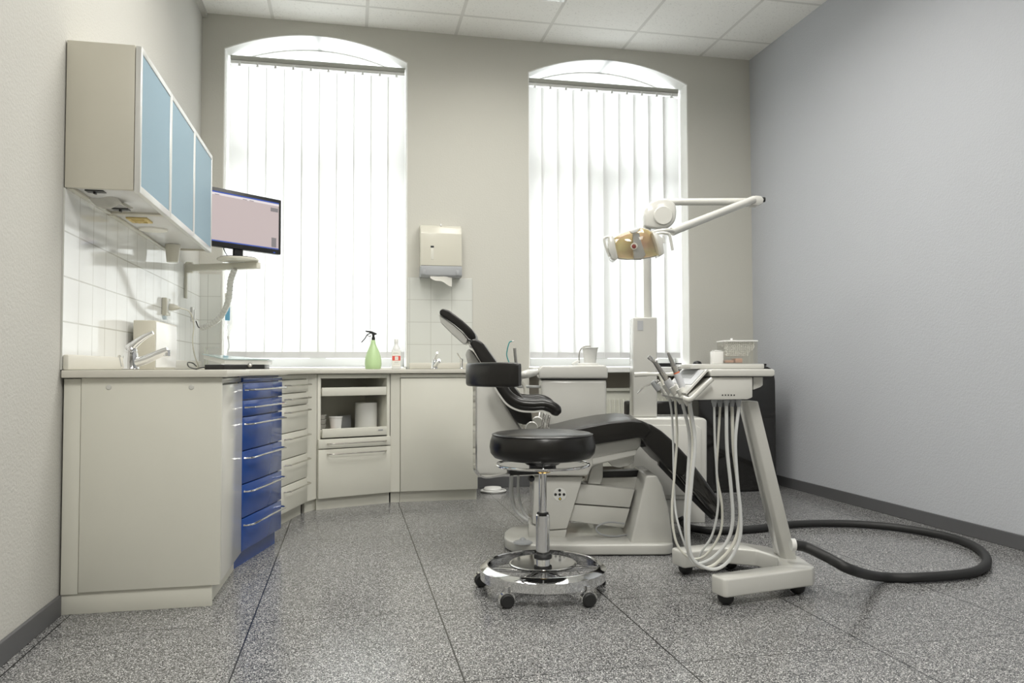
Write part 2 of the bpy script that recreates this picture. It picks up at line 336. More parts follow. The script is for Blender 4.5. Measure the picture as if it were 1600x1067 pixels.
# white plaster lining the two reveals
for k, (x0, x1) in enumerate(WINS):
    a = arch(x0, x1); t = 0.006; outer = [(x0, SILL)] + a + [(x1, SILL)]
    cx = (x0+x1)/2; inner = [(cx+(x-cx)*(1-2*t/(x1-x0)), z-(t if z > SILL else 0)) for x, z in outer]
    bm = new_bm(); n = len(outer); y0, y1 = D+0.002, D+WT-0.02
    for (p, q, r_2, s) in zip(outer, outer[1:], inner, inner[1:]):
        pts = [p, q, s, r_2]
        A = [bm.verts.new((x, y0, z)) for x, z in pts]; Bv = [bm.verts.new((x, y1, z)) for x, z in pts]
        bm.faces.new(A); bm.faces.new(Bv[::-1])
        for i in range(4): bm.faces.new((A[i], Bv[i], Bv[(i+1) % 4], A[(i+1) % 4]))
    bmesh.ops.remove_doubles(bm, verts=bm.verts[:], dist=1e-5)
    struct('trim_%d' % (k+1), bm, M['reveal'], smooth=30)
    # sill
    if k == 0: sb = box(x0+0.008, x1-0.008, D-0.002, D+WT-0.02, SILL-0.035, SILL-0.004, 0.004)
    else: sb = box(x0-0.0, x1-0.0, D-0.10, D+WT-0.02, SILL-0.045, SILL-0.006, 0.006)
    struct('trim_%d' % (k+3), sb, M['reveal'])
    # window frame with transom and mullion, panes
    yf = D+0.24; fw = 0.06
    zt = SILL; poly = arch(x0+0.008, x1-0.008)
    bm = new_bm()
    box(x0+0.007, x0+0.007+fw, yf, yf+0.07, zt, SP-0.012, 0.004, bm=bm); box(x1-0.007-fw, x1-0.007, yf, yf+0.07, zt, SP-0.012, 0.004, bm=bm)
    box(x0+0.007+fw, x1-0.007-fw, yf, yf+0.07, zt, zt+fw, 0.004, bm=bm)
    box(x0+0.007+fw, x1-0.007-fw, yf, yf+0.07, 2.20, 2.32, 0.004, bm=bm)
    box(cx-0.055, cx+0.055, yf-0.004, yf+0.066, zt+fw, 2.20, 0.004, bm=bm)
    ar = [(x, z-0.009) for x, z in poly]; ar2 = [(cx+(x-cx)*0.995, z-0.007) for x, z in ar]
    for p, q, r2, s2 in zip(ar, ar[1:], ar2, ar2[1:]):
        prism([(p[0], yf, p[1]), (q[0], yf, q[1]), (s2[0], yf, s2[1]), (r2[0], yf, r2[1])], (0, 0.07, 0), bm=bm)
    w = struct('window_%d' % (k+1), bm, M['white'], smooth=30)
    pane = [(x0+0.03, yf+0.03, zt+0.03), (x1-0.03, yf+0.03, zt+0.03), (x1-0.03, yf+0.03, SP-0.02)] + [(x, yf+0.03, z-0.02) for x, z in ar[::-1][1:-1]] + [(x0+0.03, yf+0.03, SP-0.02)]
    link('pane', prism(pane, (0, 0.006, 0)), M['glass'], w, smooth=0)
# baseboards
struct('baseboard_right', box(Rr-0.012, Rr, B, D, 0, 0.068, 0.003), M['skirt'])
struct('baseboard_left', box(L, L+0.012, B, 2.868, 0, 0.068, 0.003), M['skirt'])
struct('baseboard_back', box(0.80, xs[3], D-0.012, D, 0, 0.075, 0.003, bm=box(xs[4], Rr-0.013, D-0.012, D, 0, 0.075, 0.003)), M['skirt'])
struct('baseboard_front', box(L+0.013, Rr-0.013, B, B+0.012, 0, 0.068, 0.003), M['skirt'])
# plaster cove in the left rear ceiling corner
struct('trim_5', box(L, L+0.03, B, D, C-0.03, C), M['wall_left'])
# wall tiles
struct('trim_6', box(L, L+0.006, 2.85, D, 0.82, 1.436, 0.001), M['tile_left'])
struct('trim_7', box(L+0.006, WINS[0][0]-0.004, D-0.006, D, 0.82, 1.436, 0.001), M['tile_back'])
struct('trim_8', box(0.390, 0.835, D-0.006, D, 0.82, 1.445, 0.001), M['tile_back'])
# unseen luminaires in the suspended ceiling; the last three are added fill
for i, (x, y, k) in enumerate(CEIL_AND_FILL_LAMPS):
    t = thing('ceiling_and_fill_light', ['recessed ceiling light above the blue drawers', 'recessed ceiling light near the window end, right side', 'added ceiling fill light near the camera, left side', 'added ceiling fill light near the camera, right side', 'added ceiling fill light in the middle, nearest the windows'][i], 'ceiling light', (x, y, C-0.04), 'recessed ceiling lights')
    bm = new_bm()
    for a, b2, c2, d2 in ((-.31, -.285, -.61, .61), (.285, .31, -.61, .61), (-.285, .285, -.61, -.585), (-.285, .285, .585, .61)):
        box(x+a, x+b2, y+c2, y+d2, C-0.035, C+0.001, 0.002, bm=bm)
    link('frame', bm, M['alu'], t)
    link('diffuser', box(x-.285, x+.285, y-.585, y+.585, C-0.012, C-0.004), M['lampdiff'], t, smooth=0)

# ------------------------------------------------------------------ vertical blinds
def blind(x0, x1, tilt, label, name='vertical_blind', zb=0.895, lap=0.535):
    y = D+0.115; t = thing(name, label, 'blind', ((x0+x1)/2, y, zb), 'vertical blinds')
    link('head_rail', box(x0, x1, y-0.02, y+0.02, 2.895, 2.925, 0.003), M['brushed_grey'], t)
    link('track', box(x0, x1, y-0.014, y+0.014, 2.872, 2.894, 0.002), M['white'], t)
    n = 10; p = (x1-x0)/n
    for i in range(n):
        xc = x0+p*(i+0.5); a = tilt
        dx = math.cos(a)*p*lap; dy = math.sin(a)*p*lap
        bm = new_bm(); rows = []
        for k in range(9):
            s = -1+2*k/8; bow = 0.004*(1-s*s)
            rows.append((xc+dx*s, y+dy*s-bow))
        top = [bm.verts.new((px, py, 2.862)) for px, py in rows]; bot = [bm.verts.new((px, py, zb)) for px, py in rows]
        for k in range(8): bm.faces.new((top[k], top[k+1], bot[k+1], bot[k]))
        bmesh.ops.solidify(bm, geom=bm.faces[:], thickness=0.0006)
        s_ = link('slat', bm, M['blind'], t, smooth=40)
        bm = new_bm(); box(xc-dx*0.97, xc+dx*0.97, y-dy-0.0, y+dy+0.002, zb-0.002, zb+0.002, bm=bm)
        frame = new_bm(); frame_box(frame, (xc-dx*0.96, y-dy*0.96-0.006, zb+0.002), (dx*1.92, dy*1.92, 0), (0, 0.0015, 0), (0, 0, 0.04)); bm.free()
        link('weight_pocket', frame, M['hem'], s_, smooth=0)
        link('hanger', box(xc-0.006, xc+0.006, y-0.024, y-0.018, 2.858, 2.888, 0.002, bm=box(xc-0.009, xc+0.009, y-0.026, y-0.016, 2.853, 2.865, 0.003)), M['white'], t)
    return t
M['brushed_grey'] = mat('blind_rail_grey', (0.40, 0.40, 0.36), 0.45, metal=0.2)
M['hem'] = mat('blind_hem_grey_white', (0.66, 0.66, 0.66), 0.8)
blind(-0.785, 0.375, math.radians(2), 'white vertical blind in the left arched window above the worktop')
blind(1.25, 2.425, math.radians(12), 'white vertical blind with overlapping slats in the right arched window', lap=0.60)

# ------------------------------------------------------------------ left worktop run and base cabinets
# worktop outline (front edge follows the fronts)
WT0, WT1 = 0.793, 0.8185
front = [(-0.414, 2.84), (-0.405, 3.37), (-0.285, 3.83), (-0.335, 4.05), (-0.205, 4.54), (-0.165, 4.638), (0.255, 4.785), (0.80, 4.785)]
outl = [(L+0.007, 2.84)] + front + [(0.80, D-0.007), (L+0.007, D-0.007)]
wt = thing('worktop', 'cream L-shaped worktop on the base cabinets along two walls', 'worktop', (-0.6, 4.0, WT0))
link('slab', prism([(x, y, WT0) for x, y in outl], (0, 0, WT1-WT0), 0.003), M['worktop'], wt)
link('upstand', box(L+0.007, L+0.026, 2.85, D-0.03, WT1+0.0005, 0.872, 0.006), M['worktop'], wt)
link('upstand', box(0.40, 0.80, D-0.027, D-0.0075, WT1+0.0005, 0.862, 0.006), M['worktop'], wt)

def dirs(a, b):
    a = Vector((*a, 0)); b = Vector((*b, 0)); d = (b-a); n = d.normalized(); back = Vector((-n.y, n.x, 0))
    return a, n, back, d.length
def front_panel(bm, a, n, back, s0, s1, z0, z1, th=0.018, w=0.002, off=0.0):
    frame_box(bm, a+n*s0-back*(th-off)+Vector((0, 0, z0)), n*(s1-s0), back*th, (0, 0, z1-z0), w)
def handle(a, n, back, s0, s1, z, th, out=0.03, r=0.004, name='handle', parent=None, m=None):
    p0 = a+n*s0-back*th+Vector((0, 0, z)); p1 = a+n*s1-back*th+Vector((0, 0, z)); o = -back*out
    pts = [p0, p0+o*0.55+n*0.006, p0+o+n*0.030, p1+o-n*0.030, p1+o*0.55-n*0.006, p1]
    bm = tube([p0, p0+o*0.5+n*0.004, p0+o*0.95+n*0.024, p0+o+n*0.034, p1+o-n*0.034, p1+o*0.95-n*0.024, p1+o*0.5-n*0.004, p1], r, seg=8)
    return link(name, bm, m or M['brushed'], parent)

# end unit below the sink (its side faces the camera)
t = thing('sink_base_cabinet', 'off-white base cabinet with a plain side panel, end of the left run', 'cabinet', (-0.68, 3.0, 0))
link('side_panel', box(-0.884, -0.434, 2.862, 2.880, 0.074, 0.792, 0.0015), M['cab'], t)
link('filler_strip', box(L+0.008, -0.886, 2.866, 2.884, 0.068, 0.790, 0.0015), M['cab'], t)
link('plinth', box(L+0.008, -0.462, 2.872, 2.890, 0.0, 0.072, 0.001, bm=prism([(-0.49, 2.891, 0), (-0.472, 2.891, 0), (-0.458, 3.37, 0), (-0.476, 3.37, 0)], (0, 0, 0.066))), M['cab'], t)
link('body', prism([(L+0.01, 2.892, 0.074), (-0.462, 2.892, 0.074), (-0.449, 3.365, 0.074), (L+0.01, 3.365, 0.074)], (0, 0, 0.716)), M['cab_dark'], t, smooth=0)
a, n, back, ln = dirs((-0.460, 2.888), (-0.447, 3.368))
bm = new_bm(); front_panel(bm, a, n, back, 0.004, ln-0.002, 0.068, 0.764, th=0.018)
link('door', bm, M['cab_gloss'], t, label='glossy white cabinet door')
bm = new_bm(); front_panel(bm, a, n, back, 0.004, ln-0.002, 0.769, 0.788, th=0.012, off=0.0)
link('top_rail', bm, M['cab_gloss'], t)
for px in (170, 299):
    q = at_y(px, 605, 2.862); link('screw_cap', lathe((q.x, 2.8625, q.z), [(0.0, -0.004), (0.007, -0.0035), (0.009, -0.001), (0.009, 0)], 20, axis=(0, 1, 0)), M['plastic'], t)

def drawer_unit(name, label, A, Bp, splits, m, hmat, depth, plinth_in=0.05, z0=0.068, z1=0.788, hsp=(0.06, 0.02), pm=None, hz=0.028, ho=0.03, s0=0.002):
    a, n, back, ln = dirs(A, Bp)
    t = thing(name, label, 'drawer cabinet', (a.x, a.y, 0))
    bm = new_bm(); frame_box(bm, a+Vector((0, 0, z0)), n*ln, back*depth, (0, 0, z1-z0+0.003))
    link('body', bm, m if pm is None else pm, t, smooth=0)
    bm = new_bm(); frame_box(bm, a+back*plinth_in, n*ln, back*(depth-plinth_in-0.02), (0, 0, z0-0.001))
    link('plinth', bm, m, t, smooth=0)
    zs = splits
    for i, (zt_, zb_) in enumerate(zs):
        zt_ = min(zt_, 0.790)
        bm = new_bm(); front_panel(bm, a, n, back, s0, ln-0.002, zb_, zt_, 0.019, 0.002)
        d = link('drawer', bm, m, t)
        if zt_-zb_ > 0.03: handle(a, n, back, hsp[0], ln-hsp[1], zt_-hz, 0.019, ho, 0.0042, parent=d, m=hmat)
    return t
def zsp(edges, gap=0.005): return [(edges[i]-gap/2, edges[i+1]+gap/2) for i in range(len(edges)-1)]
# blue column: drawer joints read on its right edge
zr = [at_y(440, y, 3.826).z for y in (588, 595, 619, 642, 688.5, 734.3, 780.6, 826)]
t = drawer_unit('drawer_cabinet', 'glossy royal blue drawer cabinet with seven stacked fronts', (-0.447, 3.376), (-0.327, 3.831), zsp(zr), M['blue'], M['chrome'], 0.44, hsp=(0.02, 0.0), plinth_in=0.012)
zr = [at_y(481, y, 4.555).z for y in (583, 592, 612, 631, 669.4, 707, 745, 784.4)]
t = drawer_unit('drawer_cabinet', 'off-white drawer cabinet with steel bar handles, behind the blue one', (-0.375, 4.125), (-0.244, 4.56), zsp(zr), M['cab'], M['brushed'], 0.42, hsp=(0.10, 0.0), plinth_in=0.02, ho=0.028)

# corner filler and pull-out unit
PA, PB = (-0.178, 4.662), (0.249, 4.822)
a, n, back, ln = dirs(PA, PB)
link_f = link('filler_panel', prism([(-0.238, 4.565, 0.068), (-0.181, 4.661, 0.068), (-0.20, 4.675, 0.068), (-0.258, 4.575, 0.068)], (0, 0, 0.722), bm=prism([(-0.245, 4.60, 0.0), (-0.19, 4.69, 0.0), (-0.205, 4.70, 0.0), (-0.26, 4.61, 0.0)], (0, 0, 0.0675))), M['cab']); tag(link_f, 'narrow upright off-white filler between drawers and open pull-out unit', 'panel')
t = thing('pull_out_cabinet', 'off-white corner cabinet with open pull-out shelves above two drawers', 'cabinet', (a.x, a.y, 0))
z_open0, z_open1 = 0.43, 0.764
bm = new_bm()
frame_box(bm, a+Vector((0, 0, 0.068)), n*0.02, back*0.38, (0, 0, 0.722), 0.001)
frame_box(bm, a+n*(ln-0.02)+Vector((0, 0, 0.068)), n*0.02, back*0.38, (0, 0, 0.722), 0.001)
frame_box(bm, a+n*0.02+back*0.36+Vector((0, 0, 0.068)), n*(ln-0.04), back*0.02, (0, 0, 0.722))
frame_box(bm, a+n*0.02+Vector((0, 0, 0.765)), n*(ln-0.04), back*0.36, (0, 0, 0.025), 0.001)
link('carcass', bm, M['cab'], t)
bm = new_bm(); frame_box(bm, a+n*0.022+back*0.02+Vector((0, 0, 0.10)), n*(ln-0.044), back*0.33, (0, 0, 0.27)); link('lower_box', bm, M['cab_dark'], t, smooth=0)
bm = new_bm(); frame_box(bm, a+back*0.012, n*ln, back*0.3, (0, 0, 0.067)); link('plinth', bm, M['cab'], t, smooth=0)
def shelf(zb, zt, out, nm):
    bm = new_bm(); frame_box(bm, a+n*0.024-back*out+Vector((0, 0, zb)), n*(ln-0.052), back*0.015, (0, 0, zt-zb), 0.002)
    for s in (0.024, ln-0.040): frame_box(bm, a+n*s-back*(out-0.0155)+Vector((0, 0, zb)), n*0.012, back*0.33, (0, 0, (zt-zb)*0.8), 0.001)
    frame_box(bm, a+n*0.024-back*(out-0.0155)+Vector((0, 0, zb)), n*(ln-0.052), back*0.33, (0, 0, 0.006))
    return link(nm, bm, M['cab'], t)
shelf(at_y(550, 618, 4.73).z, at_y(550, 605, 4.73).z, 0.012, 'pull_out_shelf')
sh2_z = at_y(560, 680, 4.73).z
sh2 = shelf(sh2_z-0.006, at_y(560, 668, 4.73).z, 0.02, 'pull_out_shelf')
bm = new_bm(); q = at_y(594, 672.5, 4.79)-back*0.002; frame_box(bm, a+n*(ln-0.085)-back*0.0215+Vector((0, 0, sh2_z+0.022)), n*0.03, back*0.0012, (0, 0, 0.007)); link('maker_mark', bm, M['grey'], sh2, smooth=0)
d1t, d1b = at_y(560, 683.5, 4.74).z, at_y(560, 698.5, 4.74).z
for zt_, zb_ in ((d1t, d1b+0.003), (d1b-0.003, 0.068)):
    bm = new_bm(); front_panel(bm, a, n, back, 0.002, ln-0.004, zb_, zt_, 0.019)
    d = link('drawer', bm, M['cab'], t); handle(a, n, back, 0.055, ln-0.035, zt_-0.026, 0.019, 0.03, 0.0042, parent=d)
# things on the pull-out shelf
def on_shelf(s, dep): q = a+n*s+back*dep; return q.x, q.y
zs = sh2_z+0.0005
x, y = on_shelf(0.352, 0.13); o = link('canister', lathe((x, y, zs), [(0.0, 0), (0.066, 0), (0.068, 0.004), (0.068, 0.183), (0.064, 0.188), (0, 0.188)]), M['plastic_w']); tag(o, 'large cream round canister on the open pull-out shelf', 'canister')
x, y = on_shelf(0.140, 0.08); o = link('cup', lathe((x, y, zs), [(0.0, 0), (0.028, 0), (0.038, 0.104), (0.042, 0.106), (0.040, 0.110), (0.036, 0.106), (0.027, 0.004), (0, 0.004)]), M['white']); tag(o, 'white plastic cup beside the cream canister on the pull-out shelf', 'cup')
x, y = on_shelf(0.082, 0.19)
for k in range(4):
    o = link('bowl', lathe((x, y, zs+k*0.030), [(0.0, 0), (0.030, 0), (0.034, 0.012), (0.037, 0.026), (0.035, 0.0285), (0.0, 0.0285)]), M['plastic'])
    tag(o, 'pale bowl %s in the stack behind the white cup' % ['at the bottom', 'second from the bottom', 'third from the bottom', 'on top'][k], 'bowl', 'stacked bowls on the pull-out shelf')
x, y = on_shelf(0.080, 0.045); o = link('rubber_ball', lathe((x, y, zs), [(0.0, 0), (0.018, 0.003), (0.027, 0.014), (0.026, 0.026), (0.015, 0.034), (0, 0.036)]), M['peach']); tag(o, 'small peach rubber bowl in front of the stacked bowls', 'rubber bowl')
x, y = on_shelf(0.262, 0.24); bm = new_bm(); frame_box(bm, Vector((x, y, zs))-n*0.035, n*0.07, back*0.06, (0, 0, 0.105), 0.003); o = link('dark_box', bm, M['grey']); tag(o, 'grey box standing deep inside the pull-out shelf', 'box')
# back-wall unit with plain door
a2, n2, b2, l2 = dirs((0.262, 4.838), (0.795, 4.835))
t = thing('base_cabinet', 'off-white base cabinet with one large plain door behind the stool', 'cabinet', (0.53, 5.0, 0))
link('body', box(0.310, 0.795, 4.828, D-0.014, 0.068, 0.790, 0.001), M['cab'], t)
link('plinth', box(0.311, 0.790, 4.84, D-0.02, 0, 0.0675), M['cab'], t, smooth=0)
link('door', box(0.313, 0.792, 4.808, 4.8275, 0.069, 0.762, 0.002), M['cab'], t)
link('top_rail', box(0.310, 0.795, 4.810, 4.8275, 0.766, 0.790, 0.0015), M['cab'], t)
o = link('filler_panel', prism([(0.252, 4.818, 0.068), (0.309, 4.815, 0.068), (0.309, 4.85, 0.068), (0.252, 4.85, 0.068)], (0, 0, 0.722), bm=prism([(0.254, 4.84, 0), (0.309, 4.84, 0), (0.309, 4.85, 0), (0.254, 4.85, 0)], (0, 0, 0.0675))), M['cab']); tag(o, 'narrow upright filler panel between pull-out unit and large plain door', 'panel')

# ------------------------------------------------------------------ upper cabinets
UX0, UX1, UZ0, UZ1 = L+0.004, -0.728, 1.437, 1.942
ys = [2.85, 3.315, 3.80, 4.27]
def upper(y0, y1, doors, label):
    t = thing('wall_cabinet', label, 'wall cabinet', (UX0, y0, UZ0), 'wall cabinets over the left worktop')
    bm = new_bm()
    box(UX0, UX1, y0+0.0005, y0+0.018, UZ0, UZ1, 0.0015, bm=bm); box(UX0, UX1, y1-0.018, y1-0.0005, UZ0, UZ1, 0.0015, bm=bm)
    box(UX0, UX1, y0+0.0185, y1-0.0185, UZ1-0.018, UZ1, 0.001, bm=bm); box(UX0, UX0+0.01, y0+0.0185, y1-0.0185, UZ0+0.01, UZ1-0.0185, bm=bm)
    link('carcass', bm, M['upper'], t)
    link('bottom_board', box(UX0+0.0105, UX1, y0+0.0185, y1-0.0185, UZ0+0.008, UZ0+0.022, 0.001), M['under'], t)
    link('edge_rail', box(UX0, UX0+0.022, y0+0.0185, y1-0.0185, UZ0-0.002, UZ0+0.0075, 0.001), M['enamel'], t)
    for d0, d1 in doors:
        x0, x1 = UX1+0.002, UX1+0.022; fw = 0.016
        bm = new_bm()
        box(x0, x1, d0+0.001, d0+fw, UZ0-0.008, UZ1-0.002, 0.002, bm=bm); box(x0, x1, d1-fw, d1-0.001, UZ0-0.008, UZ1-0.002, 0.002, bm=bm)
        box(x0, x1, d0+fw+0.0002, d1-fw-0.0002, UZ0-0.008, UZ0+0.018, 0.002, bm=bm); box(x0, x1, d0+fw+0.0002, d1-fw-0.0002, UZ1-0.024, UZ1-0.002, 0.002, bm=bm)
        d = link('door', bm, M['alu'], t)
        link('blue_panel', box(x0+0.003, x1-0.003, d0+fw, d1-fw, UZ0+0.0185, UZ1-0.0245), M['panel_blue'], d, smooth=0, label='pale blue glazed panel')
    return t
u1 = upper(ys[0], ys[1], [(ys[0], ys[1])], 'wall cabinet with one pale blue door and beige side, nearest the camera')
u2 = upper(ys[1]+0.001, ys[3], [(ys[1]+0.001, ys[2]), (ys[2], ys[3])], 'wall cabinet with two pale blue doors beside the monitor')
# dispensers let into the underside
zb = UZ0+0.008
for i, (yy) in enumerate((2.93, 3.24)):
    link('clip', box(-0.90, -0.84, yy-0.02, yy+0.02, zb-0.004, zb-0.0005, 0.001, bm=box(-0.875, -0.868, yy-0.01, yy+0.01, zb-0.012, zb-0.004, 0.001)), M['black'], u1)
bm = new_bm(); rows = []
for i in range(9):
    s = i/8; rows.append([Vector((-0.925+0.10*j/6+0.03*s, 3.03+0.10*s+0.02*math.sin(j), zb-0.001-0.018*math.sin(s*2.6)-0.012*s*math.cos(j*0.9))) for j in range(7)])
vs = [[bm.verts.new(p) for p in r] for r in rows]
for i in range(8):
    for j in range(6): bm.faces.new((vs[i][j], vs[i][j+1], vs[i+1][j+1], vs[i+1][j]))
bmesh.ops.solidify(bm, geom=bm.faces[:], thickness=0.002)
o = link('paper_towel', bm, M['paper'], smooth=60); tag(o, 'folded paper towel hanging out under the nearest wall cabinet', 'paper towel')
bm = new_bm()
for (ya, yb, xa, xb, s) in ((3.40, 3.41, -0.895, -0.815, 0), (3.49, 3.50, -0.895, -0.815, 0), (3.41, 3.49, -0.895, -0.88, 0), (3.41, 3.49, -0.83, -0.815, 0)):
    box(xa, xb, ya, yb, zb-0.008, zb-0.0005, 0.001, bm=bm)
link('glove_slot', bm, M['wood'], u2, label='yellow frame of the glove dispenser')
link('slot_opening', box(-0.88, -0.83, 3.41, 3.49, zb-0.003, zb-0.0005), M['wood'], u2, smooth=0)
link('glove_tip', lathe((-0.855, 3.45, zb-0.003), [(0.022, 0), (0.018, -0.008), (0.0, -0.016)], 16), M['wood'], u2)
link('dispenser_slot', lathe((-0.855, 3.68, zb-0.0005), [(0.062, 0), (0.058, -0.006), (0, -0.007)], 28), M['paper'], u2, label='oval white paper showing in a slot')
cx_, cy_ = -0.865, 4.12
o = link('cup_dispenser', lathe((cx_, cy_, 1.355), [(0.0, 0), (0.026, 0), (0.028, 0.004), (0.036, 0.088), (0, 0.088)]), M['enamel'], u2, label='hanging cream cup tube')

# ------------------------------------------------------------------ monitor on wall arm
t = thing('monitor_bracket', 'cream wall bracket arm with a plate carrying the monitor', 'wall arm', (L, 4.80, 1.24))
link('wall_plate', box(L+0.0065, L+0.022, 4.788, 4.818, 1.235, 1.44, 0.003), M['enamel'], t)
a0 = Vector((-0.915, 4.797, 1.413)); a1 = Vector((-0.505, 4.60, 1.413)); dd = (a1-a0).normalized(); nn = Vector((-dd.y, dd.x, 0))
bm = new_bm(); frame_box(bm, a0-nn*0.022-Vector((0, 0, 0.02)), a1-a0, nn*0.044, (0, 0, 0.038), 0.003); link('arm', bm, M['enamel'], t)
link('pivot', lathe((-0.915, 4.80, 1.385), [(0, 0), (0.02, 0), (0.022, 0.004), (0.022, 0.058), (0.018, 0.062), (0, 0.062)], 20), M['enamel'], t)
pc = Vector((-0.615, 4.575, 0)); mdir = Vector((math.sin(math.radians(49.6)), math.cos(math.radians(49.6)), 0)); mn = Vector((mdir.y, -mdir.x, 0))
bm = lathe((pc.x, pc.y, 1.4315), [(0, 0), (0.105, 0), (0.112, 0.003), (0.112, 0.010), (0.108, 0.013), (0, 0.013)], 40); link('plate', bm, M['enamel'], t)
t = thing('monitor', 'black flat computer monitor showing a rose-grey screen with blue bars', 'monitor', (pc.x, pc.y, 1.4447))
link('base', lathe((pc.x, pc.y, 1.4447), [(0, 0), (0.10, 0), (0.10, 0.004), (0.06, 0.010), (0, 0.012)], 40), M['black'], t)
bm = new_bm(); frame_box(bm, pc-mdir*0.028+mn*(-0.012)+Vector((0, 0, 1.455)), mdir*0.056, mn*0.02, (0, 0, 0.07), 0.003); link('stand', bm, M['black'], t)
MW, MH, MZ = 0.54, 0.325, 1.495
mc = pc-mn*(-0.02)+Vector((0, 0, 0)); o0 = pc-mdir*(MW/2)+Vector((0, 0, MZ)); 
bm = new_bm(); frame_box(bm, o0-mn*0.012, mdir*MW, mn*0.035, (0, 0, MH), 0.005); link('housing', bm, M['black'], t)
def scr(u0, u1, v0, v1, m, nm, lift, par):
    bm = new_bm(); frame_box(bm, o0+mn*(0.0232+lift)+mdir*(MW*u0)+Vector((0, 0, MH*v0)), mdir*(MW*(u1-u0)), mn*0.0006, (0, 0, MH*(v1-v0))); return link(nm, bm, m, par, smooth=0)
s = scr(0.03, 0.965, 0.085, 0.935, M['screen'], 'screen', 0, t)
scr(0.03, 0.965, 0.912, 0.935, M['screenblue'], 'title_bar', 0.0008, s); scr(0.03, 0.965, 0.872, 0.911, M['screenlite'], 'menu_bar', 0.0008, s)
scr(0.03, 0.965, 0.085, 0.105, M['screenblue'], 'task_bar', 0.0008, s)
scr(0.86, 0.955, 0.76, 0.83, M['screengrey'], 'widget', 0.0008, s); scr(0.875, 0.935, 0.12, 0.29, M['screengrey'], 'widget', 0.0008, s)
for u0 in (0.05, 0.12, 0.20, 0.52, 0.60): scr(u0, u0+0.05, 0.874, 0.884, M['screengrey'], 'menu_text', 0.0016, s)
scr(0.90, 0.925, 0.015, 0.035, M['screenblue'], 'power_light', 0.0, t)
link('cable', tube(catmull([pc-mdir*0.06-mn*0.02+Vector((0, 0, 1.55)), pc-mdir*0.075-mn*0.025+Vector((0, 0, 1.50)), pc-mdir*0.05-mn*0.03+Vector((0, 0, 1.46))]), 0.0025, seg=6), M['black'], t)
# spiral cable wrap from arm to wall box
pts = [Vector((-0.635, 4.60, 1.392)), at_y(360, 440, 4.64), at_y(357, 468, 4.70), at_y(348, 490, 4.78), at_y(333, 505, 4.88), at_y(316, 512, 4.97)]
sp_ = catmull(pts, 14)
t = thing('cable_spiral', 'ivory spiral cable wrap hanging from monitor arm to the wall', 'cable wrap', tuple(sp_[-1]))
rr = [0.0175 if (i % 3) else 0.0150 for i in range(len(sp_))]
link('wrap', tube(sp_, rr, seg=12), M['plastic'], t, smooth=20)
for i in range(4, len(sp_)-8, 3):
    pass
link('dark_turns', (lambda bm: [box(sp_[i].x+0.0130, sp_[i].x+0.0185, sp_[i].y-0.009, sp_[i].y-0.004, sp_[i].z-0.0025, sp_[i].z+0.0025, bm=bm) for i in range(3, len(sp_)-26, 3)] and bm)(new_bm()), M['black'], t, smooth=0)
link('plug_cable', tube(catmull([sp_[-1], at_y(310, 511, 5.0), Vector((L+0.03, 5.03, 1.115))]), 0.0035, seg=8), M['black'], t)
o = link('wall_switch', box(L+0.0065, L+0.020, 4.99, 5.07, 1.11, 1.20, 0.003, bm=box(L+0.0205, L+0.026, 5.01, 5.05, 1.125, 1.185, 0.002)), M['white']); tag(o, 'white wall socket plate where the black cable ends', 'socket')
t = thing('wall_socket', 'cream wall socket with plug above the beige box', 'socket', (L+0.007, 4.29, 1.10))
link('plate', box(L+0.0065, L+0.03, 4.245, 4.335, 1.10, 1.19, 0.003), M['enamel'], t)
link('face', lathe((L+0.0302, 4.29, 1.145), [(0.034, 0), (0.032, 0.004), (0.026, 0.002), (0, 0.002)], 24, axis=(1, 0, 0)), M['white'], t)
t = thing('mains_cable', 'cream mains plug with its cord hanging to the worktop', 'cable', (L+0.04, 4.29, 0.82))
link('plug', lathe((L+0.035, 4.29, 1.145), [(0.018, 0), (0.018, 0.018), (0.012, 0.035), (0.006, 0.05), (0, 0.05)], 16, axis=(1, 0, -0.1)), M['enamel'], t)
link('cord', tube(catmull([(L+0.085, 4.29, 1.14), (L+0.12, 4.36, 1.125), (L+0.125, 4.45, 1.06), (L+0.11, 4.50, 0.98), (L+0.11, 4.56, 0.90), (L+0.12, 4.62, 0.84), (L+0.10, 4.70, 0.8245), (L+0.14, 4.80, 0.8245)]), 0.0035, seg=8), M['enamel'], t)

# ------------------------------------------------------------------ on the left worktop
TZ = WT1+0.0005
# beige dispenser box standing against the tiles: beige end, white front
t = thing('storage_box', 'beige upright box with bright white front standing against the tiles', 'box', (-0.915, 4.0, TZ))
bx0 = L+0.030; bx1 = -0.827
q0 = at_x(243, 505, bx1); q1 = at_x(275, 512, bx1)
link('case', box(bx0, bx1, q0.y, q1.y, TZ, 1.035, 0.003), M['upper'], t)
link('front', box(bx1, bx1+0.004, q0.y+0.004, q1.y-0.004, TZ+0.01, 1.03, 0.002), M['white'], t, label='white glossy front')
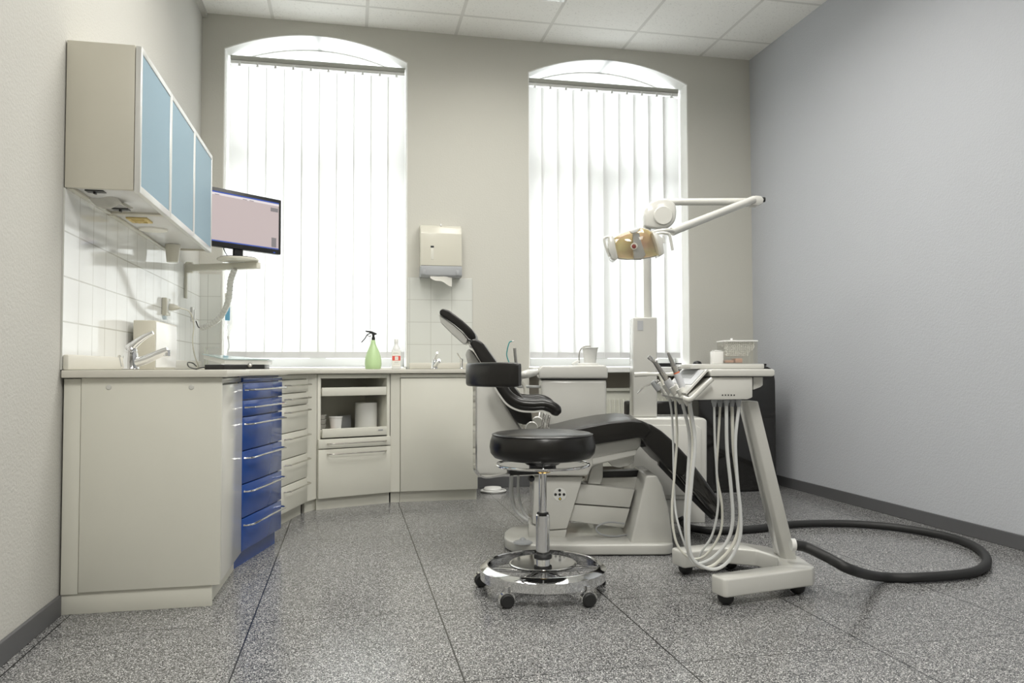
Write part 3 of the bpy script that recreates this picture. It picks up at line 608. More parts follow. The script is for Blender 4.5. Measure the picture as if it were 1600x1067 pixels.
# lever mixer tap (near)
f0 = at_z(205, 574, TZ)
def faucet(px, base_y, label, yaw, s=1.0, name='mixer_tap', lift=0.0):
    c = Vector((px, base_y, TZ)); d = Vector((math.cos(yaw), math.sin(yaw), 0)); e = Vector((-d.y, d.x, 0)); Z = Vector((0, 0, 1))
    t = thing(name, label, 'tap', tuple(c))
    link('body', lathe(c, [(0, 0), (0.026*s, 0), (0.030*s, 0.004*s), (0.028*s, 0.008*s), (0.0245*s, 0.055*s), (0.0225*s, 0.064*s), (0, 0.066*s)], 24), M['chrome'], t)
    pts = [c+Z*0.022*s, c+d*0.05*s+Z*0.036*s, c+d*0.095*s+Z*0.056*s, c+d*0.132*s+Z*0.071*s]
    link('spout', tube(catmull(pts, 6), [0.0185*s-0.0050*s*i/18 for i in range(19)], seg=16, ry=None), M['chrome'], t)
    link('aerator', lathe(c+d*0.128*s+Z*0.068*s, [(0, 0.006*s), (0.012*s, 0.004*s), (0.012*s, -0.018*s), (0.009*s, -0.020*s), (0, -0.020*s)], 16), M['chrome'], t)
    pts = [c-d*0.006*s+Z*0.072*s, c+d*0.012*s+Z*0.092*s, c+d*0.045*s+Z*0.118*s, c+d*0.078*s+Z*0.136*s]
    link('lever', tube(catmull(pts, 6), [0.0225*s-0.0155*s*(i/18)**0.7 for i in range(19)], seg=12, ry=None), M['chrome'], t)
    link('lever_head', lathe(c+Z*0.066*s, [(0.0, 0.026*s), (0.014*s, 0.022*s), (0.0215*s, 0.008*s), (0.0215*s, 0), (0, 0)], 20), M['chrome'], t)
    link('drain_rod', tube([c-d*0.032*s+Z*0.012*s, c-d*0.040*s+Z*0.048*s], 0.0022*s, seg=6, bm=lathe(c-d*0.040*s+Z*0.045*s, [(0, 0), (0.005*s, 0.001), (0.006*s, 0.008*s), (0, 0.010*s)], 10)), M['chrome'], t)
    return t
fc = at_y(204, 573, 3.10)
faucet(fc.x, 3.10, 'large chrome lever mixer tap on the left worktop near the camera', math.radians(-8), s=1.02)
# second tap, pointing at the room, and a small dosing pump
fc2 = at_y(679, 577, 5.12)
faucet(fc2.x, 5.12, 'small chrome mixer tap on the rear worktop below the tiles', math.radians(-80), s=0.78)
c = at_y(721, 577, 5.12); c.z = TZ
t = thing('soap_pump', 'small chrome pump with slanted rod beside the dental chair headrest', 'pump', tuple(c))
link('body', lathe(c, [(0, 0), (0.02, 0), (0.02, 0.003), (0.010, 0.008), (0.009, 0.05), (0.012, 0.055), (0.012, 0.068), (0, 0.07)], 20), M['chrome'], t)
link('rod', tube([c+Vector((0, 0, 0.06)), c+Vector((-0.03, -0.01, 0.105))], 0.0035, seg=8), M['brushed'], t)
# glass-topped appliance with black base, near window
g0 = Vector((-0.845, 4.62, 0)); ga = Vector((0.40, 0.10, 0)); gb = Vector((-0.06, 0.22, 0))
P4 = [(-0.765, 4.42), (-0.640, 4.30), (-0.430, 4.36), (-0.430, 4.62), (-0.765, 4.66)]
t = thing('light_box', 'low black device with pale glass top lying on the corner worktop', 'appliance', (-0.6, 4.5, TZ))
lift = lambda x: 0.030*max(0.0, min(1.0, (-0.640-x)/0.125))
link('foot', prism([(x*0.94-0.04, y*0.97+0.13, TZ) for x, y in P4], (0, 0, 0.027), 0.003), M['black'], t)
link('case', prism([(x, y, TZ+0.0275+lift(x)) for x, y in P4], (0, 0, 0.024), 0.002), M['plastic_w'], t)
link('glass_top', prism([(x, y, TZ+0.052+lift(x)) for x, y in [(-0.772, 4.41), (-0.642, 4.29), (-0.420, 4.35), (-0.42, 4.63), (-0.772, 4.67)]], (0, 0, 0.004)), M['frosted'], t, smooth=0)
link('clamp', lathe((-0.515, 4.32, TZ+0.024), [(0, -0.012), (0.012, -0.010), (0.012, 0.004), (0.006, 0.012), (0, 0.012)], 12, axis=(0.3, -1, 0.3)), M['steel_h'], t)
o = link('power_cable', tube(catmull([(-0.815, 4.50, TZ+0.018), (-0.825, 4.45, TZ+0.035), (-0.86, 4.50, TZ+0.038), (-0.865, 4.56, TZ+0.015), (-0.84, 4.62, TZ+0.004), (-0.82, 4.60, TZ+0.008), (-0.79, 4.585, TZ+0.012)]), 0.003, seg=8), M['black']); tag(o, 'black looped cable lying beside the glass-topped device', 'cable')
bm = new_bm(); rs = random.Random(3)
pts = [(-0.60+0.40*rs.random(), 4.35+0.25*rs.random()) for _ in range(3)]
o = link('paper_sheet', prism([(-0.52, 4.20, TZ), (-0.36, 4.25, TZ), (-0.30, 4.44, TZ), (-0.41, 4.49, TZ), (-0.41, 4.33, TZ)], (0, 0, 0.0015)), M['paper'], smooth=0); tag(o, 'white paper sheet lying on the worktop above the blue drawers', 'paper')
# clear dish with wire
bm = new_bm()
o = link('wire_rack', tube([(-0.79, 4.60, TZ+0.002), (-0.79, 4.60, TZ+0.125), (-0.72, 4.60, TZ+0.125)], 0.0015, seg=6, bm=tube([(-0.79, 4.68, TZ+0.002), (-0.79, 4.68, TZ+0.11)], 0.0015, seg=6)), M['chrome']); tag(o, 'thin wire bracket standing behind the glass-topped device', 'rack')
# drip bottle hanging in front of window
dy = 5.20
t = thing('drip_bottle', 'small clear infusion bottle with blue label hanging before the window', 'drip bottle', tuple(at_y(357, 553, dy)))
cx = at_y(357, 495, dy); zt_, zb_ = at_y(357, 474, dy).z, at_y(357, 517, dy).z
link('bottle', lathe((cx.x, dy, zb_), [(0, -0.03), (0.010, -0.028), (0.012, 0.0), (0.028, 0.02), (0.032, 0.05), (0.030, zt_-zb_-0.02), (0.012, zt_-zb_), (0, zt_-zb_)], 24), M['clear'], t)
link('label_wrap', lathe((cx.x, dy, zb_+0.07), [(0.0335, 0), (0.0335, 0.085)], 16, a0=-2.2, a1=-0.6), M['skyblue'], t, label='sky-blue label', smooth=0) if False else link('label_wrap', box(cx.x-0.016, cx.x+0.014, dy-0.0345, dy-0.0335, zb_+0.065, zb_+0.15), M['skyblue'], t, label='sky-blue label', smooth=0)
link('stopper', lathe((cx.x, dy, zb_-0.052), [(0, 0), (0.008, 0), (0.008, 0.02), (0, 0.022)], 12), M['white'], t)
link('drip_tube', tube(catmull([(cx.x, dy, zb_-0.052), (cx.x+0.006, dy, zb_-0.10), (cx.x-0.004, dy, 0.93), (cx.x-0.008, dy-0.02, 0.86), (cx.x-0.01, dy-0.05, 0.8225)]), 0.0022, seg=6), M['hose_w'], t)
link('hook_bar', box(cx.x-0.035, cx.x-0.022, D-0.012, D-0.002, zt_-0.04, zt_+0.075, 0.002, bm=tube([(cx.x-0.028, D-0.01, zt_+0.06), (cx.x-0.01, dy+0.01, zt_+0.055), (cx.x, dy, zt_-0.002)], 0.002, seg=6)), M['enamel'], t)

# ------------------------------------------------------------------ rear worktop, towel dispenser
sc = at_y(583, 577, 5.0); sx, sy = sc.x, 5.0
t = thing('spray_bottle', 'pale green spray bottle with black trigger head on the rear worktop', 'spray bottle', (sx, sy, TZ))
link('bottle', lathe((sx, sy, TZ), [(0, 0), (0.045, 0), (0.050, 0.006), (0.053, 0.035), (0.050, 0.075), (0.037, 0.115), (0.023, 0.145), (0.015, 0.165), (0.0135, 0.185), (0, 0.185)]), M['green'], t)
h = link('spray_head', side([(0, 0)]*0 or [(0, 0), (0, 0), (0, 0)], 1, 2) if False else prism([Vector((sx+dx, sy-0.010, TZ+dz)) for dx, dz in [(-0.010, 0.185), (0.012, 0.185), (0.012, 0.200), (0.009, 0.206), (0.008, 0.216), (0.024, 0.222), (0.022, 0.228), (-0.010, 0.242), (-0.048, 0.246), (-0.050, 0.240), (-0.044, 0.236), (-0.020, 0.231), (-0.008, 0.222), (-0.006, 0.206), (-0.010, 0.200)]], (0, 0.020, 0), 0.0025), M['black'], t)
link('trigger', tube(catmull([(sx-0.016, sy, TZ+0.230), (sx-0.038, sy, TZ+0.218), (sx-0.052, sy, TZ+0.195), (sx-0.074, sy, TZ+0.170)]), 0.0035, seg=8, bm=tube(catmull([(sx-0.014, sy, TZ+0.212), (sx-0.026, sy, TZ+0.209), (sx-0.036, sy, TZ+0.215)]), 0.0022, seg=6)), M['black'], h)
bc = at_y(619, 573, 5.06); bx, by = bc.x, 5.06
t = thing('disinfectant_bottle', 'white square-shouldered bottle with red label on the rear worktop', 'bottle', (bx, by, TZ))
link('bottle', prism([(bx-0.029, by-0.022, TZ), (bx+0.029, by-0.022, TZ), (bx+0.029, by+0.022, TZ), (bx-0.029, by+0.022, TZ)], (0, 0, 0.128), 0.006, bm=lathe((bx, by, TZ+0.124), [(0.026, 0), (0.022, 0.016), (0.011, 0.032), (0.011, 0.046), (0, 0.046)], 20)), M['white'], t)
link('cap', lathe((bx, by, TZ+0.168), [(0, 0), (0.013, 0), (0.013, 0.022), (0.011, 0.026), (0, 0.026)], 20), M['plastic_w'], t)
lb = link('label', box(bx-0.026, bx+0.026, by-0.0232, by-0.0222, TZ+0.018, TZ+0.112), M['paper'], t, smooth=0)
bm = box(bx-0.026, bx-0.010, by-0.0240, by-0.0233, TZ+0.055, TZ+0.085); box(bx+0.012, bx+0.026, by-0.0240, by-0.0233, TZ+0.055, TZ+0.085, bm=bm)
box(bx-0.010, bx+0.012, by-0.0240, by-0.0233, TZ+0.082, TZ+0.085, bm=bm); box(bx-0.010, bx+0.012, by-0.0240, by-0.0233, TZ+0.055, TZ+0.058, bm=bm)
link('red_square', bm, M['labelred'], lb, smooth=0)
bm = new_bm()
for z_, w0, w1 in ((0.104, -0.022, 0.008), (0.099, -0.022, 0.014), (0.045, -0.014, 0.016), (0.040, -0.012, 0.010), (0.031, -0.020, 0.020), (0.073, -0.004, 0.006), (0.067, -0.004, 0.006)): box(bx+w0, bx+w1, by-0.0240, by-0.0233, TZ+z_, TZ+z_+0.0016, bm=bm)
link('print', bm, M['labelink'], lb, smooth=0)
# paper towel dispenser
tx0, tx1, tz0, tz1 = 0.468, 0.748, 1.440, 1.795; ty = D-0.105
t = thing('towel_dispenser', 'white wall-mounted folded paper towel dispenser with grey base', 'towel dispenser', ((tx0+tx1)/2, D, tz0))
prof = [(D-0.001, tz1), (D-0.06, tz1), (D-0.085, tz1-0.015), (ty, tz1-0.06), (ty, tz0+0.075), (D-0.001, tz0+0.075)]
link('cover', prism([(tx0, y, z) for y, z in prof], (tx1-tx0, 0, 0), 0.004, 3), M['enamel'], t)
prof = [(D-0.001, tz0+0.0745), (ty+0.001, tz0+0.0745), (ty+0.001, tz0+0.012), (ty+0.012, tz0), (D-0.001, tz0)]
link('grey_base', prism([(tx0, y, z) for y, z in prof], (tx1-tx0, 0, 0), 0.003), M['grey'], t, label='grey lower part')
w_ = link('level_window', box(0.536, 0.556, ty-0.0015, ty+0.0005, 1.555, 1.645, 0.0005), M['cab'], t, label='slim beige level window')
link('window_top', box(0.535, 0.557, ty-0.003, ty-0.0016, 1.636, 1.648), M['black'], w_, smooth=0)
link('lock', box(0.603, 0.613, D-0.075, D-0.06, tz1-0.004, tz1+0.010, 0.002), M['white'], t)
for xx in (0.478, 0.708): link('latch', box(xx, xx+0.022, ty-0.004, ty+0.0005, tz0+0.012, tz0+0.045, 0.003), M['grey'], t)
bm = new_bm(); vs = []
for i in range(9):
    u = i/8; r = []
    for j in range(7):
        v = j/6; w2 = 0.5+0.5*math.sin(v*math.pi)
        r.append(bm.verts.new((0.540+0.145*u-0.01*v, ty+0.035-0.055*v-0.01*math.sin(u*3), tz0+0.016-0.012*u*0+0.022*math.sin(u*2.6)*(1-v)-0.080*math.sin(v*1.5)*(0.35+0.65*u)+0.006*math.sin(u*9+v*3))))
    vs.append(r)
for i in range(8):
    for j in range(6): bm.faces.new((vs[i][j], vs[i+1][j], vs[i+1][j+1], vs[i][j+1]))
bmesh.ops.solidify(bm, geom=bm.faces[:], thickness=0.002)
o = link('paper_towel', bm, M['paper'], smooth=60); tag(o, 'white paper towel sticking out below the wall dispenser', 'paper towel')
# folded white cord / pedal on the floor by the wall
pc_ = at_z(770, 769, 0)
t = thing('foot_pedal', 'flat white pedal with coiled cord on the floor by the wall', 'foot pedal', tuple(pc_))
link('housing', lathe(pc_+Vector((0, 0, 0.012)), [(0, 0), (0.05, 0), (0.062, 0.010), (0.055, 0.022), (0.02, 0.027), (0, 0.028)], 32), M['white'], t)
link('cord', tube(catmull([pc_+Vector((0.078*math.cos(q*0.9+0.1)+0.010*math.sin(q*2), 0.06*math.sin(q*0.9)+0.0, 0.006+0.0042*(q//7))) for q in range(21)], 4), 0.005, seg=8), M['white'], t)

# ------------------------------------------------------------------ radiator under the right window
rx0, rx1 = 1.56, 2.30; ry = D+0.015
t = thing('radiator', 'cream ribbed panel radiator in the niche under the right window', 'radiator', ((rx0+rx1)/2, ry, 0.10))
bm = box(rx0, rx1, ry-0.012, ry+0.06, 0.12, 0.655, 0.004)
n = 21
for i in range(n):
    xa = rx0+0.02+i*(rx1-rx0-0.04)/n; box(xa+0.010, xa+0.026, ry-0.026, ry-0.0125, 0.17, 0.60, 0.006, 2, bm=bm)
link('panel', bm, M['radiator'], t)
link('top_grille', box(rx0-0.004, rx1+0.004, ry-0.028, ry+0.062, 0.6555, 0.678, 0.004), M['radiator'], t)
link('foot', box(rx0+0.1, rx0+0.13, ry-0.005, ry+0.05, 0, 0.12, bm=box(rx1-0.13, rx1-0.1, ry-0.005, ry+0.05, 0, 0.12)), M['radiator'], t)
# things on the right sill
o = link('black_case', box(2.06, 2.36, D-0.06, D+0.03, SILL-0.005, SILL+0.022, 0.004), M['black']); tag(o, 'flat black case lying on the right window sill', 'case')
q = at_y(1081, 569, 5.1)

# ------------------------------------------------------------------ black appliance by the right wall
fx0, fx1, fy0, fy1 = 2.245, 2.80, 4.72, 5.16; fz = 0.835
t = thing('air_conditioner', 'tall glossy black floor appliance with rounded top by the right wall', 'appliance', ((fx0+fx1)/2, (fy0+fy1)/2, 0))
prof = [(fx0, 0.012), (fx1, 0.012), (fx1, fz-0.10), (fx1-0.008, fz-0.05), (fx1-0.03, fz-0.018), (fx1-0.07, fz), (fx0+0.07, fz), (fx0+0.03, fz-0.018), (fx0+0.008, fz-0.05), (fx0, fz-0.10)]
link('cabinet', prism([(x, fy0, z) for x, z in prof], (0, fy1-fy0, 0), 0.006, 3), M['blackgloss'], t)
link('front_panel', box(fx0+0.10, fx1-0.035, fy0-0.004, fy0-0.0002, 0.50, 0.745, 0.001), M['blackgloss'], t)
link('front_panel', box(fx0+0.10, fx1-0.035, fy0-0.004, fy0-0.0002, 0.06, 0.488, 0.001), M['blackgloss'], t)
link('base', box(fx0+0.02, fx1-0.02, fy0+0.01, fy1-0.01, 0, 0.0115), M['black'], t, smooth=0)
bm = new_bm()
for i in range(12): box(fx1-0.19+i*0.012, fx1-0.184+i*0.012, fy0+0.02, fy0+0.16, fz+0.0002, fz+0.013, 0.001, bm=bm)
link('air_grille', bm, M['black'], t)
link('knob', lathe((fx0+0.03, fy0+0.08, fz-0.02), [(0.03, 0), (0.03, 0.035), (0.024, 0.047), (0.012, 0.053), (0, 0.054)], 20), M['black'], t)

# ------------------------------------------------------------------ stools
def make_stool(name, label, c, st, sb, sr, pad_a, pad_r, pad_z, group, strap_a, yaw0):
    """c = centre on the floor; angles measured in the chair frame"""
    c = Vector(c); t = thing(name, label, 'stool', tuple(c), group)
    Z = Vector((0, 0, 1))
    def pol(r, a_, z): return c + UD*(r*math.cos(a_)) + VD*(r*math.sin(a_)) + Z*z
    h = st-sb
    link('seat', lathe(c+Z*sb, [(0, 0), (sr*0.80, 0), (sr*0.91, h*0.06), (sr*0.98, h*0.22), (sr, h*0.45), (sr*0.985, h*0.66), (sr*0.95, h*0.84), (sr*0.935, h*0.895), (sr*0.90, h*0.94), (sr*0.7, h*0.985), (sr*0.35, h), (0, h)], 64), M['leather'], t)
    link('seam', tube([pol(sr*0.944, 2*math.pi*k/64, sb+h*0.885) for k in range(64)], 0.0022, closed=True, seg=6), M['black'], t)
    link('underplate', lathe(c+Z*(sb-0.022), [(0, 0), (0.06, 0), (0.075, 0.012), (0.10, 0.0215), (0, 0.0215)], 32), M['black'], t)
    link('lift_ring', tube([pol(sr*0.87, 2*math.pi*k/64, sb-0.022) for k in range(64)], 0.0052, closed=True, seg=10), M['chrome'], t)
    bm = new_bm()
    for k in range(3):
        a_ = 0.5+k*2.094; tube([pol(0.05, a_, sb-0.012), pol(sr*0.86, a_, sb-0.020)], 0.004, seg=6, bm=bm)
    link('ring_spoke', bm, M['chrome'], t)
    link('swivel_plate', lathe(c+Z*(sb-0.042), [(0, 0), (0.045, 0), (0.05, 0.004), (0.05, 0.018), (0, 0.019)], 32), M['black'], t)
    link('brass_collar', lathe(c+Z*(sb-0.052), [(0, 0), (0.028, 0), (0.032, 0.004), (0.032, 0.0095), (0, 0.0095)], 28), M['brass'], t)
    link('piston', lathe(c+Z*0.28, [(0, 0), (0.0145, 0), (0.0145, sb-0.052-0.281), (0, sb-0.052-0.281)], 24), M['chrome'], t)
    link('column', lathe(c+Z*0.10, [(0, 0), (0.026, 0), (0.026, 0.178), (0.022, 0.182), (0, 0.182)], 28), M['chrome'], t)
    link('bushing', lathe(c+Z*0.281, [(0.0, 0.0), (0.022, 0), (0.021, 0.007), (0, 0.008)], 24, bm=lathe(c+Z*0.118, [(0.0265, 0), (0.033, 0.003), (0.034, 0.012), (0.030, 0.018), (0.0265, 0.018)], 28)), M['rubber'], t)
    # base: centre dish, five spokes, broad foot ring
    link('hub_dish', lathe(c+Z*0.082, [(0, 0.0), (0.05, 0.0), (0.118, 0.014), (0.124, 0.017), (0.124, 0.022), (0.120, 0.0245), (0.116, 0.0245), (0.028, 0.0248), (0, 0.0248)], 48), M['chrome'], t)
    link('hub_tube', lathe(c+Z*0.045, [(0, 0), (0.024, 0), (0.024, 0.036), (0, 0.036)], 24), M['chrome'], t)
    R = 0.232
    link('foot_ring', lathe(c+Z*0.052, [(R-0.004, 0.0), (R, 0.002), (R, 0.036), (R-0.020, 0.050), (R-0.026, 0.051), (R-0.029, 0.048), (R-0.028, 0.044), (R-0.006, 0.030), (R-0.004, 0.0)], 72), M['chrome'], t)
    for k in range(5):
        a_ = yaw0+k*2*math.pi/5
        bm = new_bm(); p0, p1 = pol(0.02, a_, 0.072), pol(R-0.010, a_, 0.068); e = (p1-p0).normalized().cross(Z)
        frame_box(bm, p0-e*0.012-Z*0.008, p1-p0, e*0.024, Z*0.014, 0.003)
        link('spoke', bm, M['chrome'], t)
        # caster: twin wheels with chrome hood
        pc = pol(0.240, a_, 0); ca = yaw0+k*1.9+0.7
        wd = UD*math.cos(ca)+VD*math.sin(ca)
        if k in (0, 1, 2): wd = (UD*0.25 - VD).normalized()
        cs = link('caster', lathe(pc+Z*0.0245-wd*0.017, [(0, 0), (0.020, 0), (0.0245, 0.004), (0.0245, 0.012), (0.021, 0.0155), (0.021, 0.0185), (0.0245, 0.022), (0.0245, 0.030), (0.020, 0.034), (0, 0.034)], 28, axis=wd), M['rubber'], t)
        sd = wd.cross(Z)
        hp = [pc+Z*0.0245+sd*(0.0275*math.cos(q))+Z*(0.0275*math.sin(q)) for q in [math.pi*(-0.08+1.0*i/10) for i in range(11)]]
        link('hood', strap(hp, wd*0.010, 0.003), M['chrome'], cs)
        link('stem', lathe(pc+Z*0.049, [(0, 0), (0.007, 0), (0.007, 0.02), (0, 0.02)], 12), M['chrome'], cs)
    # curved arm rest pad on a bent strap
    am0, am1 = pad_a; n = 22; th = 0.022; z0, z1 = pad_z
    bm = new_bm(); rings = []
    prof = []
    hw, hh = th, (z1-z0)/2
    for q in range(20):
        a_ = 2*math.pi*q/20; ca, sa = math.cos(a_), math.sin(a_)
        prof.append((math.copysign(abs(ca)**0.4, ca)*hw, math.copysign(abs(sa)**0.30, sa)*hh))
    for i in range(n+1):
        u = i/n; a_ = am0+(am1-am0)*u
        k_ = 1.0 if 1.5 < i < n-1.5 else (0.93 if i in (1, n-1) else 0.70)
        rings.append([bm.verts.new(pol(pad_r+dx*k_, a_, (z0+z1)/2+dz*(k_*0.4+0.6))) for dx, dz in prof])
    for A_, B_ in zip(rings, rings[1:]):
        for q in range(20): bm.faces.new((A_[q], A_[(q+1) % 20], B_[(q+1) % 20], B_[q]))
    bm.faces.new(rings[0]); bm.faces.new(rings[-1][::-1])
    link('arm_pad', bm, M['leather'], t, smooth=50)
    sa = strap_a; rs_ = pad_r
    tang = (-UD*math.sin(sa)+VD*math.cos(sa))*0.016
    zl = sb-0.058
    pts = [pol(rs_, sa, z0+0.006), pol(rs_, sa, zl+0.06)] + [pol(rs_-0.04+0.04*math.cos(q), sa, zl+0.04-0.04*math.sin(q)) for q in [0.2*i for i in range(1, 8)]] + [pol(rs_-0.05, sa, zl), pol(0.07, sa, zl+0.012)]
    link('arm_strap', strap(pts, tang, 0.006), M['chrome'], t)
    bm = new_bm(); p0, p1 = pol(0.02, sa, zl+0.003), pol(0.135, sa, zl+0.003); e = tang.normalized()
    frame_box(bm, p0-e*0.018, p1-p0, e*0.036, Z*0.018, 0.002); link('strap_clamp', bm, M['black'], t)
    kb = pol(0.055, sa+0.35, zl-0.012); link('clamp_knob', lathe(kb, [(0, -0.012), (0.010, -0.010), (0.012, 0.004), (0.006, 0.012), (0, 0.012)], 14, axis=(0.3, -1, 0)), M['black'], t)
    return t
sc_ = cf(0.112, 2.885, 0)
make_stool('operator_stool', 'black round stool with chrome foot ring and curved arm pad, in front', sc_, 0.588, 0.487, 0.197, (math.radians(165), math.radians(251)), 0.262, (0.756, 0.842), 'dental stools', math.radians(200), math.radians(164.5))
sc2 = cf(0.862, 4.70, 0)
make_stool('assistant_stool', 'second black stool mostly hidden behind the dental unit, pad showing', sc2, 0.46, 0.40, 0.18, (math.radians(188), math.radians(350)), 0.175, (0.525, 0.628), 'dental stools', math.radians(318), math.radians(210))

# ------------------------------------------------------------------ dental chair
Cc = cf(0.35, 3.66, 0)
t = thing('dental_chair', 'reclined black leather dental chair on an ivory lifting base', 'dental chair', tuple(Cc))
# base plate with rounded ends
pl = []
def arc_pts(cu, cv, ru, rv, a0, a1, n=10): return [(cu+ru*math.cos(math.radians(a0+(a1-a0)*i/n)), cv+rv*math.sin(math.radians(a0+(a1-a0)*i/n))) for i in range(n+1)]
pl = arc_pts(0.655, 3.475, 0.06, 0.06, -90, 0, 6) + arc_pts(0.655, 3.84, 0.06, 0.06, 0, 90, 6) + arc_pts(0.155, 3.66, 0.195, 0.24, 90, 180, 12)[0:12] + arc_pts(0.125, 3.60, 0.165, 0.185, 180, 270, 12)
link('base_plate', prism([cf(u, v, 0.003) for u, v in pl], (0, 0, 0.046), 0.010, 3), M['plastic'], t)
link('anti_slip_edge', prism([cf(0.35+(u-0.35)*0.99, 3.65+(v-3.65)*0.985, 0.0) for u, v in pl], (0, 0, 0.0029)), M['black'], t, smooth=0)
fb = link('foot_button', lathe(at_z(817, 848, 0.0495), [(0.044, 0), (0.040, 0.006), (0.015, 0.014), (0.009, 0.022), (0, 0.025)], 28), M['grey'], t, label='grey foot control disc')
# right hand tower
link('tower', side([(984, 856), (1010, 743), (1027, 743), (1036, 760), (1045, 795), (1050, 830), (1052, 856)], 3.45, 3.80, 0.010, 3), M['plastic'], t)
# left pillar with button cross
link('pillar', side([(835, 745), (911, 745), (886, 826), (860, 828), (832, 818)], 3.56, 3.84, 0.006, 2), M['plastic'], t)
link('pillar_foot', side([(826, 818), (858, 828.5), (886, 826.5), (883, 842), (826, 842)], 3.57, 3.82, 0.004, 2), M['plastic'], t)
bc0 = at_v(874.5, 772.5, 3.559)
bt = link('button_field', lathe(bc0, [(0.031, 0), (0.030, 0.0015), (0, 0.002)], 32, axis=-VD), M['plastic_w'], t, label='round white button field')
for dx, dy_ in ((0, -6.5), (-6.5, 0), (0, 0), (6.7, 0), (0.5, 6.7)):
    q = at_v(874.5+dx, 772.5+dy_, 3.557)
    b_ = link('button', lathe(q, [(0.0062, 0), (0.0062, 0.0015), (0.004, 0.0025), (0, 0.0025)], 16, axis=-VD), M['black'], bt)
    if dy_ > 5: link('button_light', lathe(q-VD*0.0026, [(0.0025, 0), (0, 0.0008)], 10, axis=-VD), M['led'], t)
# lifting arms
link('lift_arm', side([(876, 753), (992, 765), (984, 793), (890, 786)], 3.60, 3.80, 0.003, 2), M['greylift'] if 'greylift' in M else M['plastic'], t)
link('lift_arm', side([(880, 787.5), (984, 795), (975, 825), (862, 810)], 3.60, 3.80, 0.003, 2), M['plastic'], t)
link('cable_loop', tube(catmull([at_v(975, 818, 3.58), at_v(950, 816, 3.57), at_v(932, 824, 3.56), at_v(938, 834, 3.555), at_v(960, 838, 3.56), at_v(986, 834, 3.60)]), 0.004, seg=8), M['grey'], t)
link('hinge_block', side([(921, 745), (925, 728), (942, 722), (942, 745), (938, 757), (918, 756)], 3.62, 3.78, 0.003), M['plastic'], t)
link('drive_cover', side([(936, 738), (1002, 735), (1002, 744.5), (936, 746)], 3.66, 3.74, 0.002), M['black'], t)
link('arm_bracket', side([(942, 746.5), (1001, 745), (1001, 766), (992, 766), (905, 757), (918, 752)], 3.66, 3.74, 0.003), M['plastic'], t)
# upper frame and seat pan
link('upper_frame', side([(741, 612), (741, 733), (748, 742), (918, 744), (926, 728), (992, 713), (995, 704), (1002, 697), (1003, 680), (925, 694), (842, 700), (812, 668), (795, 640), (775, 606), (770, 600), (758, 596), (748, 600)], 3.52, 3.88, 0.012, 3), M['plastic'], t)
link('frame_ridge', side([(926, 716), (995, 702), (993, 711), (926, 726)], 3.512, 3.53, 0.003), M['plastic'], t)
link('motor_pod', side([(948, 718), (991, 710), (991, 722), (982, 728), (968, 731), (957, 729)], 3.56, 3.78, 0.006), M['greylight2'] if 'greylight2' in M else M['plastic'], t)
link('shell', side([(727, 553), (731, 545), (737, 547), (752, 570), (775, 606), (790, 640), (775, 645), (741, 640), (738, 600)], 3.62, 3.82, 0.008, 3), M['plastic'], t, label='ivory rear shell')
# cushions
link('seat_cushion', side([(838, 704), (832, 694), (838, 682), (880, 674), (905, 667.5), (950, 659), (985, 655.5), (1003, 657), (1014, 663), (1020, 672), (1008, 688), (1000, 684), (925, 695.5)], 3.44, 3.97, 0.022, 5), M['leather'], t, smooth=60)
link('leg_cushion', side([(1006, 662), (1016, 662), (1035, 674), (1053, 690), (1078, 717), (1082, 728), (1066, 746), (1050, 737), (1006, 690), (1001, 678)], 3.445, 3.965, 0.020, 5), M['leather'], t, smooth=60)
link('foot_cover', side([(1067, 735), (1080, 720), (1104, 752), (1129, 788), (1133, 798), (1131, 808), (1125, 814), (1118, 808), (1064, 743)], 3.45, 3.96, 0.016, 4), M['blackgloss'], t, label='shiny black footrest cover', smooth=60)
link('leg_hinge', side([(996, 686), (1012, 690), (1016, 697), (1003, 699), (996, 696)], 3.56, 3.80, 0.003), M['black'], t)
link('leg_rail', side([(1030, 720), (1038, 727), (1118, 810), (1112, 812), (1066, 766), (1030, 728)], 3.60, 3.64, 0.001, 1, bm=side([(1030, 720), (1038, 727), (1118, 810), (1112, 812), (1066, 766), (1030, 728)], 3.76, 3.80, 0.001, 1)), M['black'], t)
link('back_cushion', side([(733, 535), (751, 566), (773, 602), (788, 630), (800, 650), (808, 661), (820, 664), (832, 662), (831, 646), (817, 622), (797, 596), (773, 562), (754, 535), (745, 529.5), (737, 529.5)], 3.50, 3.90, 0.020, 5), M['leather'], t, smooth=60)
link('headrest_cushion', side([(686.5, 491), (687, 485), (692, 482), (702, 485), (722, 500), (736, 513), (743, 523), (743.5, 528), (740, 531), (733, 530), (722, 517), (706, 504)], 3.585, 3.825, 0.012, 4), M['leather'], t, smooth=60)
link('headrest_shell', side([(685, 490), (706, 505), (722, 519), (731, 530), (729, 536), (724, 538), (705, 521), (689, 505)], 3.60, 3.81, 0.006, 3), M['plastic'], t, smooth=50)
link('headrest_stem', side([(729, 530), (735, 531), (740, 545), (734, 543)], 3.68, 3.73, 0.001), M['chrome'], t)
# hinge discs
for (px, py, r, v) in ((839.5, 659.5, 0.026, 3.515), (831, 668, 0.028, 3.50)):
    link('hinge_disc', lathe(at_v(px, py, v), [(0, -0.02), (r, -0.02), (r, 0.0), (r*0.85, 0.004), (r*0.8, 0.001), (0, 0.001)], 28, axis=-VD), M['plastic'], t)
link('hinge_arm', side([(838, 652), (846, 653), (858, 668), (866, 684), (850, 684), (838, 668)], 3.52, 3.56, 0.004), M['plastic'], t)
